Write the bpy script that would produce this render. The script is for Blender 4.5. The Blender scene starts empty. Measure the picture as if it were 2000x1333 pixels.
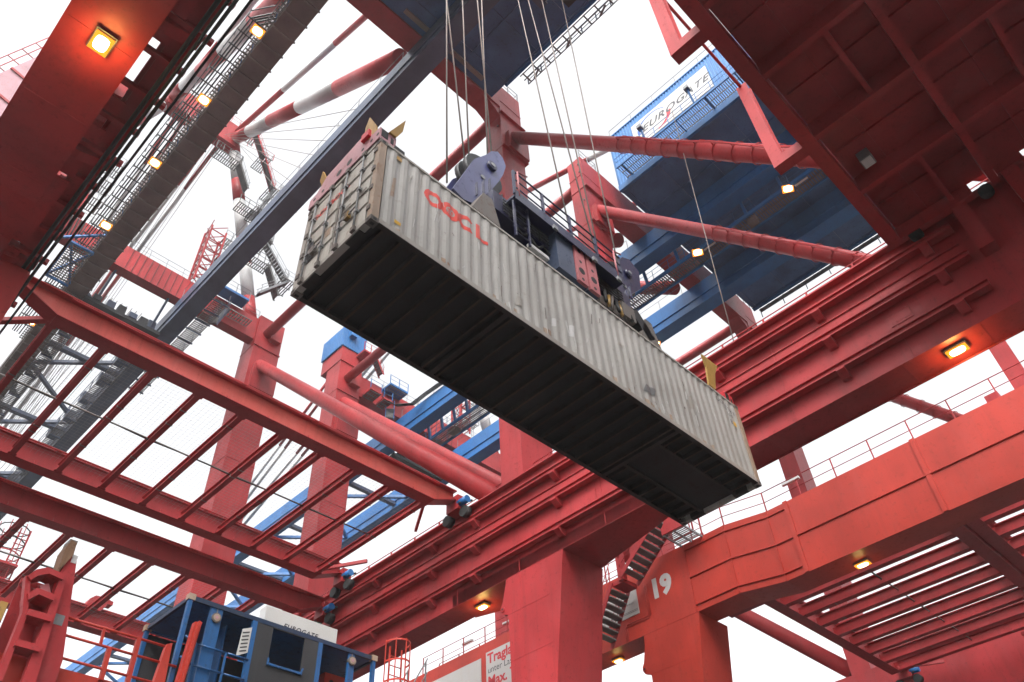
import bpy, math, random
from mathutils import Vector, Matrix
random.seed(7)
sc = bpy.context.scene
C = bpy.context.collection
PI = math.pi

# ------------------------------------------------------------------ camera, sky, sun, exposure
cam_d = bpy.data.cameras.new('Camera')
cam = bpy.data.objects.new('Camera', cam_d); C.objects.link(cam)
cam_d.sensor_width = 36.0
cam_d.lens = 28.46
cam_d.clip_start = 0.1; cam_d.clip_end = 2000
RGT = Vector((0.70969, -0.70319, -0.04305)); DWN = Vector((0.47368, 0.52151, -0.70969)); FWD = Vector((0.52150, 0.48327, 0.70320))
m3 = Matrix((RGT, -DWN, -FWD)).transposed()
cam.matrix_world = Matrix.Translation((0, 0, 1.7)) @ m3.to_4x4()
sc.camera = cam

SUN_EL, SUN_AZ = math.radians(52), math.radians(215)      # azimuth measured from +X towards +Y
world = bpy.data.worlds.new('World'); sc.world = world; world.use_nodes = True
wn = world.node_tree.nodes; wl = world.node_tree.links; wn.clear()
wo = wn.new('ShaderNodeOutputWorld'); bg = wn.new('ShaderNodeBackground')
sky = wn.new('ShaderNodeTexSky'); sky.sky_type = 'NISHITA'; sky.sun_disc = False
sky.sun_elevation = SUN_EL; sky.sun_rotation = PI/2 - SUN_AZ
sky.air_density = 1.2; sky.dust_density = 6.0; sky.ozone_density = 1.0
hs = wn.new('ShaderNodeHueSaturation'); hs.inputs['Saturation'].default_value = 0.08
wl.new(sky.outputs[0], hs.inputs['Color']); wl.new(hs.outputs[0], bg.inputs['Color'])
bg.inputs['Strength'].default_value = 0.15
wl.new(bg.outputs[0], wo.inputs['Surface'])

sun_d = bpy.data.lights.new('Sun', 'SUN'); sun_d.energy = 1.0; sun_d.angle = math.radians(40); sun_d.color = (1.0, 0.97, 0.93)
sun = bpy.data.objects.new('Sun', sun_d); C.objects.link(sun)
sdir = Vector((math.cos(SUN_AZ)*math.cos(SUN_EL), math.sin(SUN_AZ)*math.cos(SUN_EL), math.sin(SUN_EL)))
sun.rotation_euler = sdir.to_track_quat('Z', 'Y').to_euler(); sun.location = (0, 0, 150)

vs = sc.view_settings
vs.view_transform = 'Standard'; vs.look = 'None'; vs.gamma = 1; vs.use_curve_mapping = False
vs.exposure = 1.55
sc.render.engine = 'CYCLES'
cy = sc.cycles
cy.use_denoising = True; cy.use_light_tree = False
try: cy.denoiser = 'OPENIMAGEDENOISE'
except Exception: pass
cy.max_bounces = 8; cy.diffuse_bounces = 4; cy.glossy_bounces = 3; cy.volume_bounces = 0
cy.sample_clamp_indirect = 6.0

# ------------------------------------------------------------------ materials
MATS = {}
def paint(name, col, rough=0.45, var=0.25, dirt=(0.05, 0.035, 0.03), dirt_amt=0.35, streak=0.35, rust=0.0, bump=0.05, metal=0.0, spec=0.4, scale=1.0, chalk=0.0):
    m = bpy.data.materials.new(name); m.use_nodes = True
    n = m.node_tree.nodes; l = m.node_tree.links; n.clear()
    out = n.new('ShaderNodeOutputMaterial'); p = n.new('ShaderNodeBsdfPrincipled')
    l.new(p.outputs[0], out.inputs['Surface'])
    geo = n.new('ShaderNodeNewGeometry')
    def noise(sx, sy, sz, sc_, det=4, rg=0.6):
        mp = n.new('ShaderNodeMapping'); mp.inputs['Scale'].default_value = (sx, sy, sz)
        l.new(geo.outputs['Position'], mp.inputs['Vector'])
        t = n.new('ShaderNodeTexNoise'); t.inputs['Scale'].default_value = sc_*scale; t.inputs['Detail'].default_value = det; t.inputs['Roughness'].default_value = rg
        l.new(mp.outputs[0], t.inputs['Vector']); return t
    def ramp(src, a, b, ca=(0, 0, 0, 1), cb=(1, 1, 1, 1)):
        r = n.new('ShaderNodeValToRGB'); r.color_ramp.elements[0].position = a; r.color_ramp.elements[1].position = b
        r.color_ramp.elements[0].color = ca; r.color_ramp.elements[1].color = cb
        l.new(src.outputs[0], r.inputs[0]); return r
    def mix(fac, a, b, amt=1.0):
        x = n.new('ShaderNodeMix'); x.data_type = 'RGBA'
        if fac is None: x.inputs[0].default_value = amt
        elif amt != 1.0:
            mm = n.new('ShaderNodeMath'); mm.operation = 'MULTIPLY'; mm.inputs[1].default_value = amt
            l.new(fac, mm.inputs[0]); l.new(mm.outputs[0], x.inputs[0])
        else: l.new(fac, x.inputs[0])
        for s, v in ((6, a), (7, b)):
            if isinstance(v, tuple): x.inputs[s].default_value = v
            else: l.new(v, x.inputs[s])
        return x.outputs[2]
    c0 = tuple(max(0, c*(1-var)) for c in col)+(1,); c1 = tuple(min(1, c*(1+var*0.6)) for c in col)+(1,)
    big = ramp(noise(1, 1, 1, 0.45, 2), 0.35, 0.68)
    base = mix(big.outputs[0], c0, c1)
    if streak > 0:
        st = ramp(noise(2.2, 2.2, 0.12, 1.6, 3, 0.75), 0.5, 0.78)
        base = mix(st.outputs[0], base, dirt+(1,), dirt_amt*streak*2)
    sp = ramp(noise(1, 1, 1, 5.5, 3, 0.8), 0.56, 0.72)
    base = mix(sp.outputs[0], base, dirt+(1,), dirt_amt)
    if chalk > 0:
        ck = ramp(noise(0.7, 0.7, 0.25, 1.1, 3, 0.7), 0.52, 0.75)
        base = mix(ck.outputs[0], base, tuple(min(1.0, c*0.8+0.10) for c in col)+(1,), chalk)
    if rust > 0:
        rs = ramp(noise(1, 1, 0.5, 2.3, 4, 0.8), 0.70-0.2*rust, 0.76)
        base = mix(rs.outputs[0], base, (0.16, 0.055, 0.02, 1), min(1.0, 0.5+0.4*rust))
    l.new(base, p.inputs['Base Color'])
    rr = n.new('ShaderNodeMapRange'); rr.inputs[3].default_value = max(0.05, rough-0.1); rr.inputs[4].default_value = min(1, rough+0.18)
    l.new(sp.outputs[0], rr.inputs[0]); l.new(rr.outputs[0], p.inputs['Roughness'])
    p.inputs['Metallic'].default_value = metal
    p.inputs['Specular IOR Level'].default_value = spec
    if bump > 0:
        b = n.new('ShaderNodeBump'); b.inputs['Strength'].default_value = bump; b.inputs['Distance'].default_value = 0.05
        l.new(noise(1, 1, 1, 1.3, 1).outputs[0], b.inputs['Height']); l.new(b.outputs[0], p.inputs['Normal'])
    MATS[name] = m; return m
def glow(name, col, strength):
    m = bpy.data.materials.new(name); m.use_nodes = True
    n = m.node_tree.nodes; l = m.node_tree.links; n.clear()
    out = n.new('ShaderNodeOutputMaterial'); e = n.new('ShaderNodeEmission'); e.inputs[0].default_value = col+(1,); e.inputs[1].default_value = strength
    l.new(e.outputs[0], out.inputs['Surface']); m.cycles.emission_sampling = 'NONE'; MATS[name] = m; return m

paint('red', (0.335, 0.028, 0.031), rough=0.55, spec=0.25, var=0.2, dirt=(0.09, 0.018, 0.018), dirt_amt=0.42, streak=0.4, rust=0.03, bump=0.08, chalk=0.13)  # crimson paint, set darker also for the shade on the right portal beam
paint('orange_red', (0.43, 0.041, 0.027), rough=0.5, spec=0.25, var=0.17, dirt=(0.15, 0.03, 0.02), dirt_amt=0.35, streak=0.28, rust=0.06, bump=0.08, chalk=0.10)
paint('pale_red', (0.42, 0.22, 0.25), rough=0.55, var=0.2, dirt=(0.2, 0.06, 0.05), dirt_amt=0.35, streak=0.3)  # weathered red, paled further for light on the end beam and boom
paint('pale_plate', (0.42, 0.13, 0.14), rough=0.55, var=0.2, dirt=(0.12, 0.05, 0.05), dirt_amt=0.4, streak=0.3)
paint('white', (0.50, 0.495, 0.49), rough=0.5, var=0.07, dirt=(0.35, 0.32, 0.28), dirt_amt=0.3, streak=0.5)
paint('sign_white', (0.46, 0.455, 0.44), rough=0.4, var=0.05, dirt=(0.45, 0.38, 0.3), dirt_amt=0.25, streak=0.5, bump=0)
paint('blue', (0.018, 0.125, 0.34), rough=0.5, var=0.2, dirt=(0.03, 0.05, 0.08), dirt_amt=0.35, streak=0.4)
paint('house_blue', (0.035, 0.155, 0.38), rough=0.5, var=0.1, dirt=(0.08, 0.13, 0.2), dirt_amt=0.2, streak=0.4, bump=0)
paint('slate_blue', (0.055, 0.075, 0.125), rough=0.5, var=0.25, dirt=(0.02, 0.02, 0.025), dirt_amt=0.4, streak=0.0)  # on the near crane: blue paint darkened to its look in shadow
paint('under_blue', (0.040, 0.11, 0.26), rough=0.55, var=0.3, dirt=(0.015, 0.018, 0.025), dirt_amt=0.5, streak=0.0)
paint('cage_blue', (0.018, 0.10, 0.27), rough=0.45, var=0.25, dirt=(0.03, 0.03, 0.03), dirt_amt=0.55, streak=0.7, rust=0.35)
paint('navy', (0.013, 0.013, 0.046), rough=0.38, var=0.25, dirt=(0.02, 0.02, 0.025), dirt_amt=0.45, streak=0.3)
paint('lilac_lit_plate', (0.055, 0.06, 0.15), rough=0.4, var=0.25, dirt=(0.03, 0.03, 0.05), dirt_amt=0.4, streak=0.3)  # navy lightened to lilac, highlights put into the plate colour
paint('black', (0.012, 0.012, 0.014), rough=0.6, var=0.3, dirt=(0.03, 0.025, 0.02), dirt_amt=0.4, streak=0.2)
paint('dark_board', (0.028, 0.029, 0.032), rough=0.7, var=0.3, dirt=(0.05, 0.045, 0.04), dirt_amt=0.4, streak=0.4)
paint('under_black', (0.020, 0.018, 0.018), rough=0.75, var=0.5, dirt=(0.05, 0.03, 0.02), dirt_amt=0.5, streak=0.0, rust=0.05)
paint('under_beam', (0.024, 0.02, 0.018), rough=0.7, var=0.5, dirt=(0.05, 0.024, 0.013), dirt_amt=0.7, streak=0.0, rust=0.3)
paint('grate', (0.12, 0.115, 0.11), rough=0.6, var=0.3, dirt=(0.06, 0.04, 0.03), dirt_amt=0.4, streak=0.0)
paint('girder_brown', (0.11, 0.085, 0.075), rough=0.6, var=0.3, dirt=(0.05, 0.03, 0.025), dirt_amt=0.5, streak=0.0)
paint('galv', (0.20, 0.205, 0.21), rough=0.45, var=0.2, dirt=(0.12, 0.11, 0.1), dirt_amt=0.4, streak=0.2, metal=0.3)
paint('tread', (0.17, 0.17, 0.165), rough=0.7, var=0.3, dirt=(0.06, 0.06, 0.05), dirt_amt=0.5, streak=0.0)
paint('rope', (0.23, 0.20, 0.18), rough=0.6, var=0.2, dirt=(0.07, 0.05, 0.04), dirt_amt=0.4, streak=0.0, metal=0.2)
paint('cream', (0.33, 0.31, 0.282), rough=0.55, var=0.14, dirt=(0.20, 0.155, 0.12), dirt_amt=0.38, streak=0.7, rust=0.05, bump=0.12)
paint('cream_grey', (0.365, 0.353, 0.335), rough=0.5, var=0.14, dirt=(0.22, 0.19, 0.155), dirt_amt=0.34, streak=0.35, rust=0.12, bump=0.15, chalk=0.15)
paint('post_rusty', (0.34, 0.26, 0.20), rough=0.6, var=0.2, dirt=(0.25, 0.12, 0.06), dirt_amt=0.6, streak=0.8, rust=0.5)
paint('cast', (0.14, 0.125, 0.115), rough=0.6, var=0.4, dirt=(0.12, 0.06, 0.03), dirt_amt=0.6, streak=0.3, rust=0.4)
paint('logo_red', (0.62, 0.055, 0.04), rough=0.5, var=0.12, dirt=(0.5, 0.25, 0.2), dirt_amt=0.35, streak=0.6, bump=0)
paint('ink', (0.03, 0.03, 0.035), rough=0.6, var=0.2, dirt=(0.15, 0.14, 0.13), dirt_amt=0.3, streak=0.0, bump=0)
paint('sign_red', (0.50, 0.02, 0.03), rough=0.5, var=0.1, dirt_amt=0.1, streak=0.2, bump=0)
paint('sign_blue', (0.02, 0.10, 0.33), rough=0.5, var=0.1, dirt_amt=0.1, streak=0.2, bump=0)
paint('grey_ink', (0.045, 0.047, 0.055), rough=0.5, var=0.1, dirt_amt=0.1, streak=0.0, bump=0)
paint('yellow', (0.38, 0.225, 0.06), rough=0.5, var=0.25, dirt=(0.09, 0.05, 0.03), dirt_amt=0.6, streak=0.4, rust=0.4)
paint('sticker', (0.62, 0.36, 0.04), rough=0.5, var=0.1, dirt_amt=0.2, streak=0.0, bump=0)
paint('rubber', (0.02, 0.02, 0.02), rough=0.8, var=0.3, dirt_amt=0.3, streak=0.0)
paint('concrete', (0.042, 0.041, 0.04), rough=0.9, var=0.25, dirt=(0.03, 0.03, 0.03), dirt_amt=0.4, streak=0.0, scale=0.3)
paint('rust_brown', (0.16, 0.085, 0.045), rough=0.75, var=0.4, dirt=(0.06, 0.03, 0.02), dirt_amt=0.6, streak=0.5, rust=0.5)
paint('door_grey', (0.44, 0.42, 0.385), rough=0.55, var=0.14, dirt=(0.22, 0.16, 0.11), dirt_amt=0.45, streak=0.8, rust=0.05, bump=0.12)
paint('rust_edge', (0.05, 0.03, 0.02), rough=0.8, var=0.5, dirt=(0.03, 0.02, 0.018), dirt_amt=0.6, streak=0.0, rust=0.3)
paint('coral_lit', (0.46, 0.075, 0.058), rough=0.55, spec=0.25, var=0.18, dirt=(0.15, 0.03, 0.02), dirt_amt=0.4, streak=0.5, rust=0.1, chalk=0.25)  # frame red lightened, the light on one web is in the colour
paint('cage_dark', (0.016, 0.034, 0.075), rough=0.5, var=0.3, dirt=(0.05, 0.045, 0.04), dirt_amt=0.5, streak=0.5, rust=0.3)
glow('lamp_lit', (1.0, 0.72, 0.36), 7.0)
glow('lamp_halo', (1.0, 0.27, 0.02), 0.75)  # orange emission imitating the halo round a lit lamp
glow('lamp_dim', (1.0, 0.70, 0.34), 4.0)

# ------------------------------------------------------------------ mesh helpers
ORG = {}          # world position of every object's origin (parents are never rotated before their children are set)
CACHE = {}
def link(name, mesh, parent, org):
    o = bpy.data.objects.new(name, mesh); C.objects.link(o)
    ORG[o.name] = Vector(org)
    if parent is not None:
        o.parent = parent; o.location = Vector(org) - ORG[parent.name]
    else: o.location = org
    return o
def thing(name, label, cat, loc, group=None):
    o = link(name, None, None, loc); o.empty_display_size = 0.3
    o['label'] = label; o['category'] = cat
    if group: o['group'] = group
    return o
def tag(o, label, cat, group=None):
    o['label'] = label; o['category'] = cat
    if group: o['group'] = group
    return o
def mesh_of(key, mat, verts, faces, smooth=False):
    k = (key, mat, smooth) if key is not None else None
    if k is not None and k in CACHE: return CACHE[k]
    me = bpy.data.meshes.new('mesh'); me.from_pydata([tuple(v) for v in verts], [], faces); me.update()
    me.materials.append(MATS[mat])
    if smooth:
        me.polygons.foreach_set('use_smooth', [len(p.vertices) == 4 for p in me.polygons])
    if k is not None: CACHE[k] = me
    return me
class MB:
    def __init__(s): s.v = []; s.f = []
    def add(s, v, f):
        b = len(s.v); s.v += [tuple(x) for x in v]; s.f += [tuple(i+b for i in q) for q in f]
    def box(s, x0, x1, y0, y1, z0, z1):
        s.add([(x0,y0,z0),(x1,y0,z0),(x1,y1,z0),(x0,y1,z0),(x0,y0,z1),(x1,y0,z1),(x1,y1,z1),(x0,y1,z1)],
              [(0,3,2,1),(4,5,6,7),(0,1,5,4),(1,2,6,5),(2,3,7,6),(3,0,4,7)])
    def bar(s, p, q, w, h): s.add(*bar_geo(p, q, w, h))
    def tube(s, p, q, r, n=8, r2=None): s.add(*tube_geo(p, q, r, n, r2))
    def build(s, name, mat, parent, smooth=False, org=None, kind=None):
        if org is None: org = Vector(s.v[0])
        org = Vector(org)
        o = link(name, mesh_of(None, mat, [Vector(v)-org for v in s.v], s.f, smooth), parent, org)
        if kind: o['kind'] = kind
        return o
def frame_of(d):
    d = d.normalized()
    up = Vector((0, 0, 1)) if abs(d.z) < 0.95 else Vector((0, 1, 0))
    u = d.cross(up).normalized(); w = u.cross(d).normalized()
    return u, w
def bar_geo(p, q, w, h):
    p = Vector(p); q = Vector(q); u, v = frame_of(q-p)
    a = u*(w/2); b = v*(h/2)
    return [p-a-b, p+a-b, p+a+b, p-a+b, q-a-b, q+a-b, q+a+b, q-a+b], [(0,1,2,3),(7,6,5,4),(0,4,5,1),(1,5,6,2),(2,6,7,3),(3,7,4,0)]
def tube_geo(p, q, r, n=8, r2=None):
    p = Vector(p); q = Vector(q); u, v = frame_of(q-p); r2 = r if r2 is None else r2
    vs_ = [p+(u*math.cos(2*PI*i/n)+v*math.sin(2*PI*i/n))*r for i in range(n)]+[q+(u*math.cos(2*PI*i/n)+v*math.sin(2*PI*i/n))*r2 for i in range(n)]
    fs = [(i, (i+1) % n, n+(i+1) % n, n+i) for i in range(n)]+[tuple(range(n-1, -1, -1)), tuple(range(n, 2*n))]
    return vs_, fs
def rnd(v, k=4): return tuple(round(x, k) for x in v)
def B(name, par, mat, x0, x1, y0, y1, z0, z1):
    dx, dy, dz = (x1-x0)/2, (y1-y0)/2, (z1-z0)/2
    key = ('b',)+rnd((dx, dy, dz))
    mb = MB(); mb.box(-dx, dx, -dy, dy, -dz, dz)
    return link(name, mesh_of(key, mat, mb.v, mb.f), par, ((x0+x1)/2, (y0+y1)/2, (z0+z1)/2))
def S(name, par, mat, p, q, w, h):
    p = Vector(p); q = Vector(q); c = (p+q)/2
    key = ('s',)+rnd(q-p)+(w, h)
    v, f = bar_geo(p-c, q-c, w, h)
    return link(name, mesh_of(key, mat, v, f), par, c)
def T(name, par, mat, p, q, r, n=10, r2=None):
    p = Vector(p); q = Vector(q); c = (p+q)/2
    key = ('t',)+rnd(q-p)+(r, n, r2)
    v, f = tube_geo(p-c, q-c, r, n, r2)
    return link(name, mesh_of(key, mat, v, f, True), par, c)
def PR(name, par, mat, poly, axis, a0, a1):
    """poly: 2D outline; axis 'X' -> (y,z), 'Y' -> (x,z), 'Z' -> (x,y); extruded a0..a1"""
    def P(a, u, v): return {'X': (a, u, v), 'Y': (u, a, v), 'Z': (u, v, a)}[axis]
    n = len(poly); vs_ = [Vector(P(a0, *t)) for t in poly]+[Vector(P(a1, *t)) for t in poly]
    ar = sum(poly[i][0]*poly[(i+1) % n][1]-poly[(i+1) % n][0]*poly[i][1] for i in range(n))
    fs = [tuple(range(n)), tuple(range(2*n-1, n-1, -1))]+[(i, n+i, n+(i+1) % n, (i+1) % n) for i in range(n)]
    c = sum(vs_, Vector())/len(vs_)
    if (ar > 0) != (axis == 'Y'): fs = [tuple(reversed(q)) for q in fs]
    key = ('p', axis)+tuple(rnd(v-c) for v in vs_)
    return link(name, mesh_of(key, mat, [v-c for v in vs_], fs), par, c)
def TXT(name, par, mat, s, org, right, up, height, bold=0.0, shear=0.0, ext=0.006, align='LEFT', spacing=1.0):
    cu = bpy.data.curves.new('txt', 'FONT'); cu.body = s; cu.size = 1.0; cu.offset = bold; cu.shear = shear; cu.align_x = align
    cu.space_character = spacing; cu.resolution_u = 3
    to = bpy.data.objects.new('txt', cu); C.objects.link(to)
    bpy.context.view_layer.update()
    me = bpy.data.meshes.new_from_object(to.evaluated_get(bpy.context.evaluated_depsgraph_get()))
    bpy.data.objects.remove(to); bpy.data.curves.remove(cu)
    right = Vector(right).normalized(); up = Vector(up).normalized(); nrm = right.cross(up)
    k = height/0.70
    mm = Matrix((right*k, up*k, nrm)).transposed().to_4x4()
    me.transform(mm); me.materials.clear(); me.materials.append(MATS[mat])
    return link(name, me, par, org)
def railing(par, pts, mat='red', h=1.0, sp=1.7, mids=(0.5,), r=0.022, pr=0.03, post_mat=None, pname='handrail'):
    """handrail along a polyline; posts and middle rails hang on it"""
    first = None
    for a, b in zip(pts[:-1], pts[1:]):
        a = Vector(a); b = Vector(b); L = (b-a).length; n = max(1, round(L/sp))
        top = T(pname, par, mat, a+Vector((0, 0, h)), b+Vector((0, 0, h)), r, 6)
        for mz in mids: T('middle_rail', top, mat, a+Vector((0, 0, h*mz)), b+Vector((0, 0, h*mz)), r*0.8, 6)
        for i in range(n+1):
            if i == 0 and first is not None: continue
            q = a+(b-a)*(i/n); S('post', top, post_mat or mat, q, q+Vector((0, 0, h)), pr*2, pr*2)
        first = top
    return first
def grating(name, par, mat, x0, x1, y0, y1, z, along='Y', pitch=0.16, w=0.07):
    mb = MB(); n = int(((y1-y0) if along == 'Y' else (x1-x0))/pitch)
    for i in range(n+1):
        if along == 'Y': y = y0+i*pitch; mb.box(x0, x1, y, y+w, z-0.03, z)
        else: x = x0+i*pitch; mb.box(x, x+w, y0, y1, z-0.03, z)
    if along == 'Y':
        for x in (x0, (x0+x1)/2-0.02, x1-0.05): mb.box(x, x+0.05, y0, y1, z-0.11, z-0.03)
    else:
        for y in (y0, (y0+y1)/2-0.02, y1-0.05): mb.box(x0, x1, y, y+0.05, z-0.11, z-0.03)
    return mb.build(name, mat, par, kind='stuff')
def floodlight(par, p, d=(0, 0, -1), size=(0.5, 0.36), power=0, mat='lamp_lit'):
    p = Vector(p); d = Vector(d).normalized(); u, v = frame_of(d) if abs(d.z) < 0.95 else (Vector((0, 1, 0)), Vector((1, 0, 0)))
    def quadbox(c, a, b, dep):
        vv = []
        for s in (0, 1):
            for (i, j) in ((-1, -1), (1, -1), (1, 1), (-1, 1)): vv.append(c+u*(a*i*(1.0 if s else 0.8))+v*(b*j*(1.0 if s else 0.8))+d*(dep*s))
        return vv, [(0, 3, 2, 1), (4, 5, 6, 7), (0, 1, 5, 4), (1, 2, 6, 5), (2, 3, 7, 6), (3, 0, 4, 7)]
    mb = MB(); mb.add(*quadbox(p, size[0]/2+0.05, size[1]/2+0.04, 0.09)); h = mb.build('floodlight', 'galv', par, org=p)
    mb = MB(); mb.add(*quadbox(p+d*0.092, size[0]/2+0.02, size[1]/2+0.02, 0.04)); mb.build('halo_rim', 'lamp_halo', h, org=p+d*0.18)  # glowing rim added to imitate the orange halo round the lens
    mb = MB(); n_ = 16; vs_ = []                       # domed round-cornered lens
    for ring_, (k, dz_) in enumerate(((1.0, 0.0), (0.92, 0.03), (0.6, 0.055))):
        for i in range(n_):
            a = 2*PI*i/n_; ca, sa = math.cos(a), math.sin(a); e = (abs(ca)**4+abs(sa)**4)**-0.25
            vs_.append(p+d*(0.133+dz_)+u*(size[0]*0.40*k*ca*e)+v*(size[1]*0.40*k*sa*e))
    mb.add(vs_, [(r_*n_+i, r_*n_+(i+1) % n_, (r_+1)*n_+(i+1) % n_, (r_+1)*n_+i) for r_ in (0, 1) for i in range(n_)]+[tuple(range(2*n_, 3*n_))])
    mb.build('lens', mat, h, org=p+d*0.15)
    if power:
        ld = bpy.data.lights.new('lamp', 'POINT'); ld.energy = power; ld.color = (1.0, 0.70, 0.20); ld.shadow_soft_size = 0.2
        lo = bpy.data.objects.new('lamp_light', ld); C.objects.link(lo); lo.parent = h; lo.location = d*0.38
    return h

# ------------------------------------------------------------------ ground
g = MB(); g.box(-400, 600, -400, 600, -0.5, 0.0); gr = g.build('quay_ground', 'concrete', None, org=(0, 0, 0)); gr['kind'] = 'structure'

# ------------------------------------------------------------------ gantry cranes
RAILS = (20.45, 19.20, 17.90)
STN = (1.6, 5.35, 9.3, 13.25, 17.25, 21.9, 24.65, 28.7, 32.6, 36.5, 40.4, 44.3)
def runway(par, xw, xr, D, y0, y1, rails=RAILS, fw=0.21, rh=0.45):
    """three runway rails carried on corbels; xw = wall of the box beam, xr = centre of the rail"""
    s = 1 if xr > xw else -1
    for z in rails:
        r = B('runway_rail', par, 'red', D+xr-0.03, D+xr+0.03, y0, y1, z+0.05, z+rh-0.05)
        B('flange', r, 'red', D+xr-fw, D+xr+fw, y0, y1, z, z+0.05)
        B('flange', r, 'red', D+xr-fw*0.8, D+xr+fw*0.8, y0, y1, z+rh-0.05, z+rh)
        for y in STN:
            if y0-0.1 < y < y1:
                xo = xr+s*(fw+0.07)
                PR('bracket', par, 'red', [(D+xw, z-0.30), (D+xw, z-0.004), (D+xo, z-0.004), (D+xo, z-0.10), (D+xw+s*0.12, z-0.30)], 'Y', y-0.14, y+0.14)
                B('bracket', par, 'red', min(D+xw, D+xr-0.04*s), max(D+xw, D+xr-0.04*s), y-0.03, y+0.03, z+0.06, z+rh-0.06)
def tubecage(par, p, q, r, t0, t1, step, mat='red'):
    """hoops and ladder strings round a brace tube"""
    p = Vector(p); q = Vector(q); d = (q-p); L = d.length; d.normalize(); u, w = frame_of(d)
    n = int((t1-t0)*L/step); R = r+0.035
    for i in range(n+1):
        c = p+d*(t0*L+i*step); v = []; f = []
        m = 16
        for k in range(m):
            a = 2*PI*k/m; e = u*math.cos(a)+w*math.sin(a)
            v += [e*R-d*0.03, e*(R+0.035)-d*0.03, e*(R+0.035)+d*0.03, e*R+d*0.03]
        for k in range(m):
            a = 4*k; b = 4*((k+1) % m)
            f += [(a+j, a+(j+1) % 4, b+(j+1) % 4, b+j) for j in range(4)]
        key = ('hoop', round(r, 3))+rnd(d)
        link('hoop', mesh_of(key, mat, v, f), par, c)
        for sgn in (-1, 1):
            e = u*sgn*(R+0.18); S('bracket', par, mat, c+u*sgn*R, c+e, 0.05, 0.05)
    for sgn in (-1, 1):
        pts = [p+d*(t0*L+i*step)+u*sgn*(R+0.20+0.10*math.sin(i*1.3)) for i in range(n+1)]
        for a, b in zip(pts[:-1], pts[1:]): S('side_rail', par, mat, a, b, 0.05, 0.09)
def banded(name, par, p, q, r, bands, n=14):
    """tube painted in red and white lengths; each length is a piece"""
    p = Vector(p); q = Vector(q); first = None; t = 0
    for k, (mat, ln) in enumerate(bands):
        a = p+(q-p)*t; b = p+(q-p)*(t+ln); t += ln
        o = T(name if first is None else 'painted_length', par if first is None else first, mat, a, b, r, n)
        if first is None: first = o
    return first
def stair(par, p, q, width, mat='red', rail=True, n=None, side=Vector((1, 0, 0)), tread=(0.26, 0.04)):
    """flight of steps from p up to q (centre line)"""
    p = Vector(p); q = Vector(q); side = side.normalized()
    s1 = S('stringer', par, mat, p-side*width/2, q-side*width/2, 0.04, 0.2); s2 = S('stringer', par, mat, p+side*width/2, q+side*width/2, 0.04, 0.2)
    n = n or max(3, int(abs(q.z-p.z)/0.24))
    run = Vector((q.x-p.x, q.y-p.y, 0)).normalized()
    for i in range(1, n):
        c = p+(q-p)*(i/n); S('tread', s1, 'tread', c-side*(width/2-0.03), c+side*(width/2-0.03), tread[0], tread[1])
    if rail:
        for sgn in (-1, 1):
            a = p+side*sgn*width/2+Vector((0, 0, 0.95)); b = q+side*sgn*width/2+Vector((0, 0, 0.95))
            h = T('handrail', s2, mat, a, b, 0.022, 6)
            T('middle_rail', s2, mat, a-Vector((0, 0, 0.45)), b-Vector((0, 0, 0.45)), 0.016, 6)
            for t in (0.05, 0.5, 0.95): S('post', s2, mat, a+(b-a)*t-Vector((0, 0, 0.95)), a+(b-a)*t, 0.04, 0.04)
    return s1

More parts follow.
